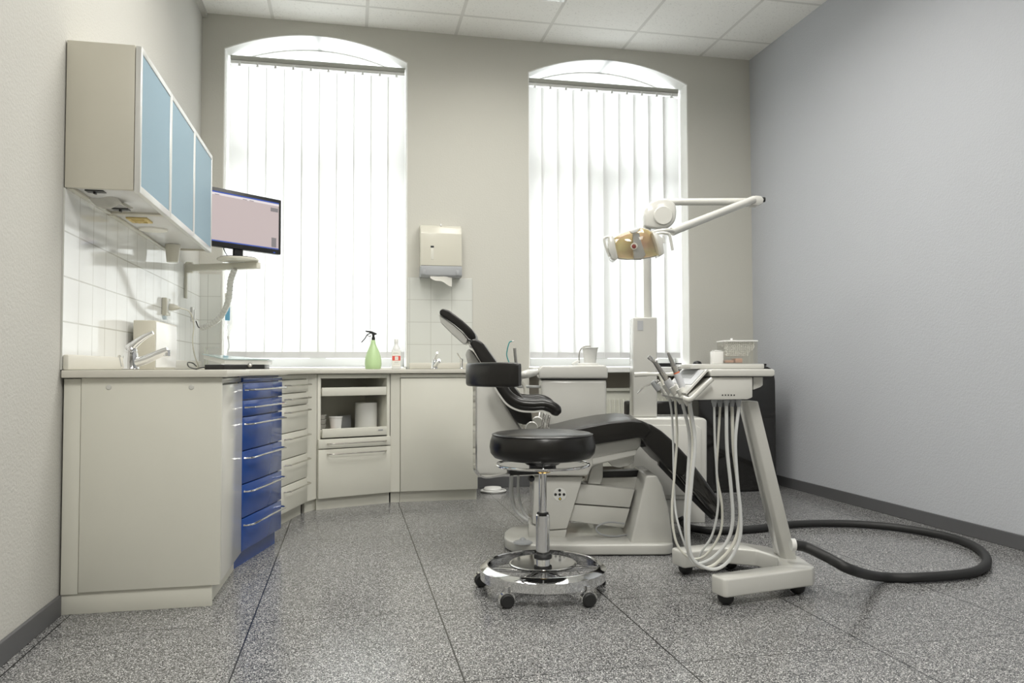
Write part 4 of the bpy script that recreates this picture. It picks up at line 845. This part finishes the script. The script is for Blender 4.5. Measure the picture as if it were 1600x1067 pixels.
# armrests
arm_c = [(771, 586), (784, 606), (796, 621), (812, 630), (832, 632.5), (850, 632), (864, 637), (874, 647)]
trim_c = [(768, 596), (780, 616), (793, 632), (811, 641), (832, 643), (848, 642), (860, 648), (866, 653)]
for v, nm in ((3.405, 'near'), (3.985, 'far')):
    base = 3.405; sh = VD*(v-base)
    pts = [p+sh for p in catmull([at_v(x, y, base) for x, y in arm_c], 6)]; n = len(pts)
    rad = [0.022+0.004*math.sin(min(i/(n-1)*4, 1)*1.57) for i in range(n)]; rad[0] = 0.014; rad[-1] = 0.012; rad[-2] = 0.019; rad[-3] = 0.023
    ar = link('armrest', tube(pts, rad, seg=20), M['leather'], t, smooth=60)
    tp = [p+sh for p in catmull([at_v(x, y, base) for x, y in trim_c], 6)]
    link('armrest_trim', strap(tp, VD*0.020, 0.008), M['plastic'], ar)
    for dx in (0, 8):
        link('armrest_strut', tube([at_v(852+dx, 646, base)+sh+VD*(0.03 if v < 3.6 else -0.03), at_v(846+dx, 678, base)+sh+VD*(0.07 if v < 3.6 else -0.07)], 0.006, seg=10), M['brushed'], t)
# two grey hoses from the chair down to its base
for k, (dx, r) in enumerate(((0, 0.010), (11, 0.007))):
    link('supply_hose', tube(catmull([at_v(799+dx, 741, 3.74), at_v(799+dx, 770, 3.74), at_v(805+dx, 795, 3.73), at_v(820+dx*0.6, 810, 3.72), at_v(838, 818, 3.70)]), r, seg=10), M['hose_w'], t)

# ------------------------------------------------------------------ dental unit behind the chair
Vb = 4.12
t = thing('dental_unit', 'ivory dental unit with spittoon block, tower and floor cabinet behind the chair', 'dental unit', tuple(cf(0.9, 4.2, 0)))
link('floor_cabinet', side([(985, 781), (985, 653), (1100, 653), (1105, 657), (1105, 781)], Vb, Vb+0.34, 0.014, 3), M['plastic'], t)
link('cabinet_door', side([(990, 774), (990, 664), (1088, 664), (1096, 670), (1096, 774)], Vb-0.008, Vb-0.0005, 0.004, 2), M['plastic'], t)
zf = at_v(1050, 781, Vb).z
u0, u1 = px_u(985, Vb), px_u(1100, Vb)
bm = new_bm(); frame_box(bm, cf(u0, Vb+0.015, 0), UD*(u1-u0), VD*0.30, (0, 0, zf-0.001), 0.004); link('plinth', bm, M['plastic'], t)
link('tower', side([(990, 652), (990, 495.5), (1027, 495.5), (1027, 652)], Vb+0.05, Vb+0.20, 0.008, 3), M['plastic'], t)
link('tower_slot', side([(1005, 516), (996, 516), (996, 501), (1005, 501)], Vb+0.0485, Vb+0.0498), M['greylight'], t, smooth=0)
# spittoon block
Vs = 4.16
link('spittoon_body', side([(845, 700), (845, 593.2), (948, 593.2), (948, 700)], Vs, Vs+0.36, 0.018, 4), M['plastic'], t)
link('spittoon_lid', side([(842, 591.5), (842, 576), (848, 571), (945, 570), (950, 575), (950, 591.5)], Vs-0.012, Vs+0.37, 0.010, 4), M['plastic'], t)
link('lid_gap_shade', side([(844, 592.6), (844, 591.8), (948, 591.8), (948, 592.6)], Vs-0.002, Vs+0.36), M['black'], t, smooth=0)  # thin black plate stands in for the shade in the lid gap
link('support_arm', side([(940, 700), (940, 672), (1000, 672), (1000, 700)], Vs+0.10, Vs+0.22, 0.006), M['plastic'], t)
link('cup_holder', side([(902, 572), (903, 567), (935, 567), (936, 572)], Vs+0.03, Vs+0.12, 0.003), M['plastic_w'], t)
link('cup_filler', tube(catmull([at_v(905, 568, Vs+0.08), at_v(905, 553, Vs+0.08), at_v(908, 545, Vs+0.08), at_v(914, 541.5, Vs+0.08), at_v(923, 541, Vs+0.08)]), 0.0036, seg=10), M['brushed'], t)
link('bowl_lever', side([(893, 568), (903, 562), (906, 564), (896, 571)], Vs+0.05, Vs+0.07, 0.002), M['plastic_w'], t)
# assistant arm with suction tools
Va = 4.02
link('assistant_arm', tube(catmull([at_v(811, 588, Va), at_v(824, 584, Va), at_v(842, 581, Va+0.2)]), [0.013+0.009*math.sin(math.pi*i/16) for i in range(17)], seg=14), M['plastic'], t)
link('holder', side([(806, 578), (813, 578), (818, 590), (812, 600), (803, 595)], Va-0.02, Va+0.02, 0.005), M['plastic'], t)
link('suction_hose', tube(catmull([at_v(814, 597, Va), at_v(820, 606, Va), at_v(821, 622, Va), at_v(818, 650, Va), at_v(822, 690, Va), at_v(845, 700, Va+0.15)]), 0.009, seg=10), M['hose'], t)
link('suction_hose', tube(catmull([at_v(806, 594, Va+0.02), at_v(808, 603, Va+0.05), at_v(822, 604, Va+0.1), at_v(846, 604, Va+0.18)]), 0.0075, seg=10), M['hose_w'], t)
s_ = link('saliva_ejector', tube(catmull([at_v(797, 570, Va), at_v(792, 556, Va), at_v(793, 545, Va), at_v(796, 535, Va), at_v(800, 533, Va)]), 0.0028, seg=8), M['teal'], t, label='teal bent saliva ejector')
link('ejector_tip', tube([at_v(800, 533, Va), at_v(803, 533, Va)], 0.0035, seg=8), M['plastic_w'], s_)
link('ejector_valve', tube([at_v(797, 570, Va), at_v(796, 566, Va)], 0.005, seg=10, bm=tube([at_v(797, 569, Va), at_v(801, 580, Va)], 0.0065, seg=10)), M['brass'], t)
link('suction_handpiece', tube(catmull([at_v(811, 580, Va), at_v(807, 570, Va), at_v(805, 556, Va), at_v(804, 545, Va)]), [0.0085, 0.0084, 0.0082, 0.008]*6+[0.008], seg=12, bm=lathe(at_v(804, 545, Va), [(0.009, -0.01), (0.009, 0.003), (0, 0.004)], 12)), M['steel_h'], t)
# the paper cup
cu = at_v(922, 569, Vs+0.075); cz = at_v(922, 567, Vs+0.03).z+0.0008
cup_c = Vector((cu.x, cu.y, cz)); hc = at_v(922, 543, Vs+0.075).z-cz
o = link('drinking_cup', lathe(cup_c, [(0, 0), (0.032, 0), (0.042, hc-0.004), (0.046, hc-0.004), (0.046, hc), (0.041, hc), (0.0305, 0.004), (0, 0.004)], 36), M['plastic_w']); tag(o, 'white disposable drinking cup on top of the spittoon block', 'cup')
# operating lamp on pole
Vl = Vb+0.12
zt0 = at_v(1010, 495.5, Vb+0.05).z
t = thing('operating_lamp', 'ivory dental operating lamp on a jointed arm above the chair', 'lamp', tuple(cf(px_u(1012, Vl), Vl, zt0)))
pp = at_v(1012, 495, Vl); pt = at_v(1012, 352, Vl)
link('pole', lathe((pp.x, pp.y, zt0+0.0005), [(0, 0), (0.021, 0), (0.021, pt.z-zt0), (0, pt.z-zt0)], 24), M['plastic'], t)
hs = [(1007, 354), (1007, 335), (1010, 324), (1017, 315), (1028, 310), (1040, 309), (1050, 312), (1056, 319), (1057.5, 330), (1056, 343), (1050, 352), (1040, 357), (1025, 357)]
link('arm_housing', side(hs, Vl-0.04, Vl+0.03, 0.012, 3), M['plastic'], t, smooth=50)
link('housing_disc', lathe(at_v(1036, 337, Vl-0.04), [(0.052, -0.002), (0.052, 0.008), (0.048, 0.012), (0, 0.012)], 36, axis=-VD), M['plastic'], t)
link('upper_arm', tube([at_v(1045, 315.5, Vl), at_v(1182, 315, Vl)], 0.020, seg=18, ry=None), M['plastic'], t)
link('elbow_joint', side([(1168, 320), (1180, 305), (1190, 306), (1194, 311), (1192, 318), (1185, 321)], Vl-0.05, Vl+0.01, 0.005, 2), M['plastic'], t)
link('elbow_cap', lathe(at_v(1191, 312, Vl-0.02), [(0, 0), (0.014, 0), (0.014, 0.014), (0.008, 0.016), (0, 0.016)], 16, axis=UD), M['black'], t)
link('lower_arm', tube([at_v(1178, 311.5, Vl-0.05), at_v(1072, 353, Vl-0.16), at_v(1050, 362, Vl-0.19)], [0.0205, 0.0215, 0.0225], seg=18), M['plastic'], t, smooth=50)
Vh = Vl-0.26
link('yoke', tube(catmull([at_v(1056, 362, Vl-0.18), at_v(1044, 360, Vh+0.03), at_v(1030, 361, Vh+0.02), at_v(1018, 364, Vh)]), 0.011, seg=12), M['plastic'], t)
link('tilt_knob', tube([at_v(1036, 367, Vh), at_v(1038, 380, Vh)], 0.006, seg=10), M['plastic_w'], t)
# head: side cheeks, reflector, cover
face = [(958, 371), (972, 364), (988, 358), (1002, 355), (1014, 358), (1024, 367), (1031, 381), (1036, 398), (1018, 402), (1000, 405), (980, 405.5), (965, 404), (961, 390)]
def shell_ring(pts, v0, v1, th, m, nm, par, lab=None):
    cx = sum(p[0] for p in pts)/len(pts); cy = sum(p[1] for p in pts)/len(pts)
    ins = [(cx+(x-cx)*th, cy+(y-cy)*th) for x, y in pts]; bm = new_bm(); n = len(pts)
    for i in range(n):
        j = (i+1) % n; prism([at_v(*pts[i], v0), at_v(*pts[j], v0), at_v(*ins[j], v0), at_v(*ins[i], v0)], VD*(v1-v0), bm=bm)
    bmesh.ops.remove_doubles(bm, verts=bm.verts[:], dist=1e-4)
    return link(nm, bm, m, par, lab and None)
link('head_frame', shell_ring.__call__ and (lambda: side(face, Vh+0.035, Vh+0.06, 0.008, 2))(), M['plastic'], t)
# reflector: dished surface
cxp, cyp = 996, 383
bm = new_bm(); rings = []
for j, (sc, dv) in enumerate(((0.95, -0.045), (0.9, 0.0), (0.7, 0.018), (0.4, 0.028), (0.0, 0.031))):
    if sc == 0: rings.append([bm.verts.new(at_v(cxp, cyp, Vh+dv))])
    else: rings.append([bm.verts.new(at_v(cxp+(x-cxp)*sc, cyp+(y-cyp)*sc, Vh+dv)) for x, y in face])
for A_, B_ in zip(rings, rings[1:]):
    n = len(A_)
    for k in range(n):
        q = [A_[k], A_[(k+1) % n]] + ([B_[(k+1) % n], B_[k]] if len(B_) > 1 else [B_[0]]); bm.faces.new(q)
bmesh.ops.solidify(bm, geom=bm.faces[:], thickness=0.002)
link('reflector', bm, M['reflector'], t, label='gold and rose shimmering reflector', smooth=60)
bm = new_bm(); rings = []
for j, (sc, dv) in enumerate(((0.97, -0.047), (0.93, -0.062), (0.6, -0.075), (0.0, -0.08))):
    if sc == 0: rings.append([bm.verts.new(at_v(cxp, cyp, Vh+dv))])
    else: rings.append([bm.verts.new(at_v(cxp+(x-cxp)*sc, cyp+(y-cyp)*sc, Vh+dv)) for x, y in face])
for A_, B_ in zip(rings, rings[1:]):
    n = len(A_)
    for k in range(n):
        q = [A_[k], A_[(k+1) % n]] + ([B_[(k+1) % n], B_[k]] if len(B_) > 1 else [B_[0]]); bm.faces.new(q)
link('front_cover', bm, M['cover'], t, label='clear front cover', smooth=60)
link('cheek', side([(951, 370), (958, 368), (961, 380), (966, 403), (962, 406), (957, 404), (951, 388)], Vh-0.055, Vh+0.055, 0.005, 2), M['plastic'], t)
link('cheek', side([(1019, 362), (1026, 364), (1036, 372), (1038, 396), (1030, 400), (1027, 385)], Vh-0.055, Vh+0.055, 0.005, 2), M['plastic'], t)
link('centre_bar', side([(989, 364), (999, 364), (1002, 378), (1009, 398), (1003, 405), (991, 405)], Vh-0.042, Vh-0.01, 0.003), M['grey'], t, label='grey centre bar')
link('bulb_shield', lathe(at_v(990.5, 385, Vh-0.042), [(0.017, 0), (0.017, 0.008), (0.013, 0.009), (0.012, 0.006), (0, 0.006)], 24, axis=-VD), M['plastic_w'], t)
link('red_lens', lathe(at_v(990.5, 385, Vh-0.0485), [(0.0115, 0), (0.010, 0.004), (0, 0.006)], 20, axis=-VD), M['red'], t)
link('top_badge', side([(984, 361), (996, 356), (1002, 355), (995, 363), (987, 364)], Vh-0.07, Vh-0.05, 0.002), M['plastic_w'], t)
link('handle', tube(catmull([at_v(953, 370, Vh-0.03), at_v(946, 371, Vh-0.03), at_v(944, 376, Vh-0.03), at_v(948, 390, Vh-0.03), at_v(952.5, 401, Vh-0.03)]), 0.006, seg=10), M['plastic'], t)
link('handle', tube(catmull([at_v(1024, 365, Vh-0.03), at_v(1036, 364, Vh-0.04), at_v(1045, 366, Vh-0.04), at_v(1048, 375, Vh-0.04), at_v(1051, 391, Vh-0.04)]), 0.0075, seg=10), M['plastic'], t)

# ------------------------------------------------------------------ instrument cart
Vc = 2.70
t = thing('instrument_cart', 'ivory dental instrument cart with slanted column and U-shaped base', 'instrument cart', tuple(cf(0.95, 2.9, 0)))
# base
bo = Vector((1.260, 2.462, 0)); ba = Vector((math.cos(math.radians(10.5)), math.sin(math.radians(10.5)), 0)); bb = Vector((-ba.y, ba.x, 0))
def bp_(a_, b_, z=0): return bo + ba*a_ + bb*b_ + Vector((0, 0, z))
out = [(0.0, 0.01), (0.01, 0.0), (0.385, 0.0), (0.415, 0.02), (0.475, 0.16), (0.475, 0.34), (0.415, 0.46), (0.385, 0.475), (0.11, 0.475), (0.10, 0.465), (0.10, 0.395), (0.11, 0.385), (0.30, 0.385), (0.385, 0.30), (0.385, 0.18), (0.31, 0.085), (0.01, 0.085), (0.0, 0.075)]
BZ0, BZ1 = 0.034, 0.098
link('base_frame', prism([bp_(x, y, BZ0) for x, y in out], (0, 0, BZ1-BZ0), 0.009, 3), M['plastic_c'] if 'plastic_c' in M else M['plastic'], t)
for q in ((0.035, 0.042), (0.355, 0.045), (0.14, 0.43), (0.36, 0.43)):
    link('caster', lathe(bp_(*q, 0.0), [(0, 0), (0.012, 0.001), (0.024, 0.010), (0.028, 0.022), (0.028, 0.0335), (0, 0.0335)], 24), M['rubber'], t)
# column: slanted box section
cb0, cb1 = at_z(1227, 869, BZ1-0.002), at_v(1168, 626, Vc+0.14)
ax_ = (cb1-cb0); e1 = UD; 
bm = new_bm(); h1 = UD*0.027; h2 = VD*0.050
vs0 = [bm.verts.new(cb0+s1*h1+s2*h2) for s1, s2 in ((-1, -0.55), (-0.55, -1), (1, -1), (1, 1), (-1, 1))]
vs1 = [bm.verts.new(cb1+s1*h1*0.92+s2*h2*0.9) for s1, s2 in ((-1, -0.55), (-0.55, -1), (1, -1), (1, 1), (-1, 1))]
bm.faces.new(vs0[::-1]); bm.faces.new(vs1)
for i in range(5): bm.faces.new((vs0[i], vs0[(i+1) % 5], vs1[(i+1) % 5], vs1[i]))
bev(bm, bm.edges[:], 0.004, 2); link('column', bm, M['plastic'], t)
link('hose_socket', lathe(at_v(1237, 851, 2.83), [(0, -0.004), (0.022, -0.004), (0.022, 0.012), (0, 0.012)], 18, axis=UD), M['plastic_w'], t)
# head: console body, tray, keypad slope, holder bar
Vf = Vc+0.40
prof = [(1080, 625), (1168, 624), (1176, 621), (1176, 589), (1112, 589), (1075, 617)]
link('console', side(prof, Vc, Vf, 0.004, 2), M['plastic'], t)
link('console_rear', side([(1177, 589), (1192, 589), (1192, 602), (1188, 605), (1177, 609)], Vc+0.02, Vf, 0.002), M['plastic'], t)
link('tray_top', side([(1110, 588), (1109, 580), (1113, 576.6), (1208, 576.6), (1211, 579), (1211, 586), (1208, 588)], Vc-0.012, Vf+0.01, 0.004, 3), M['plastic'], t)
sl = [(1108, 578), (1073, 617), (1071, 614), (1105, 576.5)]
link('keypad_slope', side(sl, Vc-0.004, Vf-0.01, 0.001, 1), M['plastic'], t)
# grey keypad film on the slope
p0, p1 = at_v(1103, 579.5, Vc), at_v(1076, 609.5, Vc); dn = (p1-p0); nrm = VD.cross(dn).normalized()
if nrm.z < 0: nrm = -nrm
q0 = at_v(1105, 576.5, Vc)
bm = new_bm(); a_s = at_v(1105, 576.5, Vc-0.004); b_s = at_v(1071, 614, Vc-0.004); ds = b_s-a_s; nn_ = ds.cross(VD).normalized(); nn_ = nn_ if nn_.z > 0 else -nn_
frame_box(bm, a_s+ds*0.06+VD*0.02+nn_*0.0005, ds*0.60, VD*0.34, nn_*0.0015); kp = link('keypad', bm, M['greylight'], t, label='pale grey keypad film')
bm = new_bm(); frame_box(bm, a_s+ds*0.20+VD*0.10+nn_*0.0022, ds*0.22, VD*0.20, nn_*0.0006); link('display', bm, M['greydisp'] if 'greydisp' in M else M['grey'], kp, smooth=0)
for k in range(5):
    q = at_v(1129+4.55*k, 617.3, Vc-0.0006); link('vent_dot', lathe(q, [(0.0026, 0), (0.0026, 0.0006), (0, 0.0007)], 12, axis=-VD), M['black'], t)
# near handle tube & far bar
link('handle', tube(catmull([at_v(1068, 622, Vc-0.02), at_v(1078, 624, Vc-0.03), at_v(1088, 616, Vc-0.03), at_v(1102, 602, Vc-0.03), at_v(1113, 592, Vc-0.03)]), 0.0085, seg=12), M['plastic'], t)
link('handle', tube(catmull([at_v(1060, 583, Vf+0.01), at_v(1046, 584.5, Vf+0.02), at_v(1010, 584.5, Vf+0.02), at_v(991, 585.5, Vf+0.02)]), [0.009]*8+[0.0075]*8+[0.0095]*9, seg=12), M['plastic'], t)
# instrument holders in a row along the front
hold = [(1038, 604, 3.04), (1047, 606, 2.95), (1058, 611, 2.86), (1069, 614, 2.78)]
gd = (at_v(1032, 612, 2.9)-at_v(1022, 595, 2.9)).normalized()
for k, (px, py, v) in enumerate(hold):
    c0 = at_v(px-7, py-7, v); c1 = at_v(px+8, py+18, v); d = c1-c0
    link('instrument_holder', tube([c0, c0+d*0.35, c1], [0.0155, 0.016, 0.0125], seg=14), M['plastic'], t)
bm = new_bm(); tube([at_v(1038, 615, 3.08), at_v(1056, 618, 2.88), at_v(1074, 622, 2.72)], 0.012, seg=12, bm=bm); link('holder_bar', bm, M['plastic'], t)
# hose connectors and hoses (each runs from beneath the console down in a loop and up to its holder)
top_x = [1121, 1125, 1135, 1144, 1154]
top_p = [at_v(x, 629, Vc+0.04+0.02*(k % 2)) for k, x in enumerate((1116, 1125, 1135, 1144, 1154))]
for k, q in enumerate(top_p):
    link('connector', lathe(q+Vector((0, 0, 0.002)), [(0, -0.017), (0.006, -0.017), (0.0085, -0.004), (0.010, 0.0), (0.010, 0.008), (0, 0.008)], 16), M['grey'], t)
paths = [
 ([(1116, 640), (1117, 690), (1120, 740), (1122, 790), (1113, 835), (1096, 862), (1088, 878), (1074, 860), (1060, 820), (1054, 780), (1052, 700), (1050, 650), (1046, 622)], 0.0042),
 ([(1125, 640), (1122, 690), (1120, 740), (1128, 790), (1126, 830), (1108, 862), (1090, 873), (1072, 868), (1056, 845), (1050, 800), (1054, 740), (1058, 680), (1055, 624)], 0.0046),
 ([(1135, 640), (1136, 700), (1142, 760), (1145, 810), (1138, 842), (1118, 868), (1096, 880), (1082, 878), (1074, 855), (1071, 810), (1075, 740), (1077, 680), (1066, 629)], 0.0062),
 ([(1144, 640), (1146, 700), (1153, 760), (1156, 810), (1146, 850), (1124, 876), (1108, 886), (1092, 884), (1078, 864), (1074, 820), (1080, 740), (1083, 690), (1077, 632)], 0.0062),
 ([(1154, 640), (1149, 690), (1152, 750), (1157, 800), (1156, 840), (1142, 872), (1122, 888), (1100, 886), (1080, 868), (1076, 820), (1081, 750), (1086, 690), (1078, 630)], 0.0060)]
hv = [3.04, 2.95, 2.86, 2.78, 2.765]
for k, (pp_, r) in enumerate(paths):
    n = len(pp_); pts = [top_p[k]+Vector((0, 0, -0.014))]
    for i, (x, y) in enumerate(pp_):
        s = i/(n-1); v = (Vc+0.04+0.02*(k % 2))*(1-s)+(hv[k])*s
        pts.append(at_v(x, y, v))
    link('hose', tube(catmull(pts, 8), r, seg=8), M['hose'] if k % 2 else M['hose_w'], t)
# instruments held in the cart
def inst(name, label, axis_pts, radii, m, cat='dental instrument'):
    th_ = thing(name, label, cat, tuple(axis_pts[-1]), 'instruments in the cart holders')
    return th_
A0, A1 = at_v(1042.5, 548, 2.80), at_v(1067, 606, 2.80)
th_ = inst('dental_handpiece', 'straight steel handpiece with orange ring, upright in the cart holder', [A0, A1], None, None)
def seg_tube(p, q, s0, s1, r0, r1, m, nm, seg=16): return link(nm, tube([p+(q-p)*s0, p+(q-p)*s1], [r0, r1], seg=seg), m, th_)
seg_tube(A0, A1, 0.0, 0.05, 0.003, 0.0045, M['plastic_w'], 'tip'); seg_tube(A0, A1, 0.05, 0.42, 0.0045, 0.0095, M['steel_h'], 'nose_cone'); seg_tube(A0, A1, 0.42, 0.58, 0.0105, 0.0105, M['brushed'], 'collar')
seg_tube(A0, A1, 0.58, 0.61, 0.0112, 0.0112, M['orange'], 'orange_ring'); seg_tube(A0, A1, 0.61, 1.0, 0.0125, 0.0125, M['enamel_g'] if 'enamel_g' in M else M['greylight'], 'grip')
A0, A1 = at_v(1019, 564, 2.90), at_v(1053, 611, 2.90); hd = at_v(1014.5, 559.5, 2.90)
th_ = inst('dental_handpiece', 'contra-angle steel handpiece with round head leaning left in its holder', [A0, A1], None, None)
link('head', lathe(hd+UD*0.003, [(0.0, -0.011), (0.0075, -0.010), (0.0085, 0.0), (0.0075, 0.009), (0, 0.010)], 18, axis=(UD*(-0.7)+Vector((0, 0, 0.55)))), M['chrome'], th_)
link('neck', tube([hd, at_v(1024, 567, 2.90)], [0.0048, 0.0065], seg=12), M['steel_h'], th_)
link('button', lathe(at_v(1025.5, 563.5, 2.89), [(0, -0.004), (0.006, -0.003), (0.006, 0.004), (0, 0.005)], 12, axis=UD), M['chrome'], th_)
B0 = at_v(1023, 565, 2.90)
seg_tube(B0, A1, 0.0, 0.35, 0.0085, 0.0098, M['steel_h'], 'shaft'); seg_tube(B0, A1, 0.35, 0.62, 0.0105, 0.0115, M['brushed'], 'collar'); seg_tube(B0, A1, 0.62, 1.0, 0.0150, 0.0155, M['greylight'], 'grip')
S0, S1 = at_v(1019, 596, 3.02), at_v(1030, 609, 3.02)
th_ = inst('air_water_syringe', 'three-way syringe with bent chrome nozzle pointing left on the cart', [S0, S1], None, None)
link('body', tube([S0, S1], [0.010, 0.0125], seg=14), M['grey'], th_); link('button', side([(1024, 595), (1029, 593), (1031, 595), (1026, 598)], 3.00, 3.03, 0.001), M['chrome'], th_)
link('nozzle', tube([at_v(1020, 598, 3.02), at_v(1012, 602, 3.02), at_v(1004, 606, 3.02), at_v(996, 615, 3.02)], [0.005, 0.0032, 0.0028, 0.0026], seg=10), M['chrome'], th_)
T0, T1 = at_v(1030, 583, 2.97), at_v(1040, 606, 2.97)
th_ = inst('scaler_handpiece', 'ivory slim scaler handpiece behind the contra-angle handpiece', [T0, T1], None, None)
link('shaft', tube([T0, T1], [0.006, 0.010], seg=12), M['hose'], th_)

# tray and boxes on the cart
zt_ = at_v(1160, 576.6, Vc-0.012).z+0.0006
u0, u1 = px_u(1056, Vc+0.2), px_u(1190, Vc+0.1)
bm = new_bm(); frame_box(bm, cf(u0+0.03, Vc+0.10, zt_), UD*(u1-u0-0.02), VD*0.26, (0, 0, 0.018), 0.004, 2)
o = link('tray_lid', bm, M['plastic']); tag(o, 'flat ivory tray lying on top of the instrument cart', 'tray')
tz = zt_+0.0186
v = Vc+0.13; ua, ub = px_u(1132, v), px_u(1184, v)
hB = 0.078
t = thing('cotton_roll_box', 'clear plastic box filled with white cotton rolls on the cart', 'box', tuple(cf((ua+ub)/2, v+0.05, tz)))
bm = new_bm(); w_ = 0.0025
frame_box(bm, cf(ua, v, tz), UD*(ub-ua), VD*0.10, (0, 0, w_)); frame_box(bm, cf(ua, v, tz+w_), UD*(ub-ua), VD*w_, (0, 0, hB)); frame_box(bm, cf(ua, v+0.10-w_, tz+w_), UD*(ub-ua), VD*w_, (0, 0, hB))
frame_box(bm, cf(ua, v+w_, tz+w_), UD*w_, VD*(0.10-2*w_), (0, 0, hB)); frame_box(bm, cf(ub-w_, v+w_, tz+w_), UD*w_, VD*(0.10-2*w_), (0, 0, hB)); link('clear_walls', bm, M['clear'], t, smooth=0)
bm = new_bm(); frame_box(bm, cf(ua-0.002, v-0.002, tz+w_+hB+0.0005), UD*(ub-ua+0.004), VD*0.104, (0, 0, 0.005), 0.0015); link('lid', bm, M['white'], t)
bm = new_bm(); frame_box(bm, cf(ua+0.036, v+0.03, tz+w_+hB+0.006), UD*0.004, VD*0.02, (0, 0, 0.008), 0.001); link('lid_knob', bm, M['white'], t)
rs = random.Random(7); r = 0.0037
nx = int((ub-ua-0.012)/(2*r)); k = 0
for i in range(nx):
    for j in range(8):
        uu = ua+0.008+r+i*2*r*1.0+(r if j % 2 else 0)*0.6; zz = tz+0.028+r+j*1.75*r
        if uu > ub-0.010: continue
        if uu > ub-0.030 and j < 2+int((uu-ub+0.03)/0.008): continue
        c_ = cf(uu, v+0.006+0.004*rs.random(), zz)
        bm = lathe(c_, [(0, 0.0008), (r*0.55, 0), (r*0.9, 0.001), (r*0.93, 0.03), (0, 0.03)], 10, axis=VD)
        o = link('cotton_roll', bm, M['paper']); tag(o, 'white cotton roll in the clear box on the cart', 'cotton roll', 'cotton rolls in the clear box')
        k += 1
bm = new_bm(); frame_box(bm, cf(ua+0.006, v+0.006, tz+0.004), UD*0.03, VD*0.05, (0, 0, 0.009), 0.002); o = link('pink_pad', bm, M['peach']); tag(o, 'flat pink pad in the bottom left of the cotton roll box', 'pad')
bm = new_bm(); frame_box(bm, cf(ua+0.042, v+0.006, tz+0.004), UD*0.026, VD*0.05, (0, 0, 0.016), 0.002); o = link('pink_pad', bm, M['peach']); tag(o, 'thick pink pad in the middle of the cotton roll box bottom', 'pad')
ua2, ub2 = px_u(1115, v+0.02), px_u(1130.5, v+0.02)
t = thing('cotton_pellet_box', 'small white dispenser box left of the cotton roll box', 'box', tuple(cf((ua2+ub2)/2, v+0.05, tz)))
bm = new_bm(); frame_box(bm, cf(ua2, v+0.02, tz), UD*(ub2-ua2), VD*0.05, (0, 0, 0.046), 0.0012); link('case', bm, M['white'], t)
bm = new_bm(); frame_box(bm, cf(ua2+0.004, v+0.024, tz+0.0465), UD*(ub2-ua2-0.008), VD*0.04, (0, 0, 0.004), 0.0015); link('lid', bm, M['alu'], t)

# thick black suction hose on the floor
hp = [(1062, 806, .05), (1068, 816, .02), (1085, 824, .02), (1120, 827, .02), (1180, 824, .02), (1240, 817, .02), (1320, 816, .02), (1400, 822, .02), (1480, 836, .02), (1525, 853, .02), (1542, 874, .02), (1520, 892, .02), (1440, 900, .02), (1375, 899, .025)]
pts = [at_z(x, y+2, z) for x, y, z in hp] + [at_v(1330, 890, 2.72), at_v(1295, 872, 2.78), at_v(1262, 856, 2.83), at_v(1246, 852, 2.83), at_v(1236, 852, 2.83)]
o = link('floor_hose', tube(catmull(pts, 10), 0.0185, seg=14), M['rubber']); tag(o, 'thick black hose looping over the floor from the dental cart', 'hose')
o['label'] = 'thick black hose looping across the speckled floor to the instrument cart'
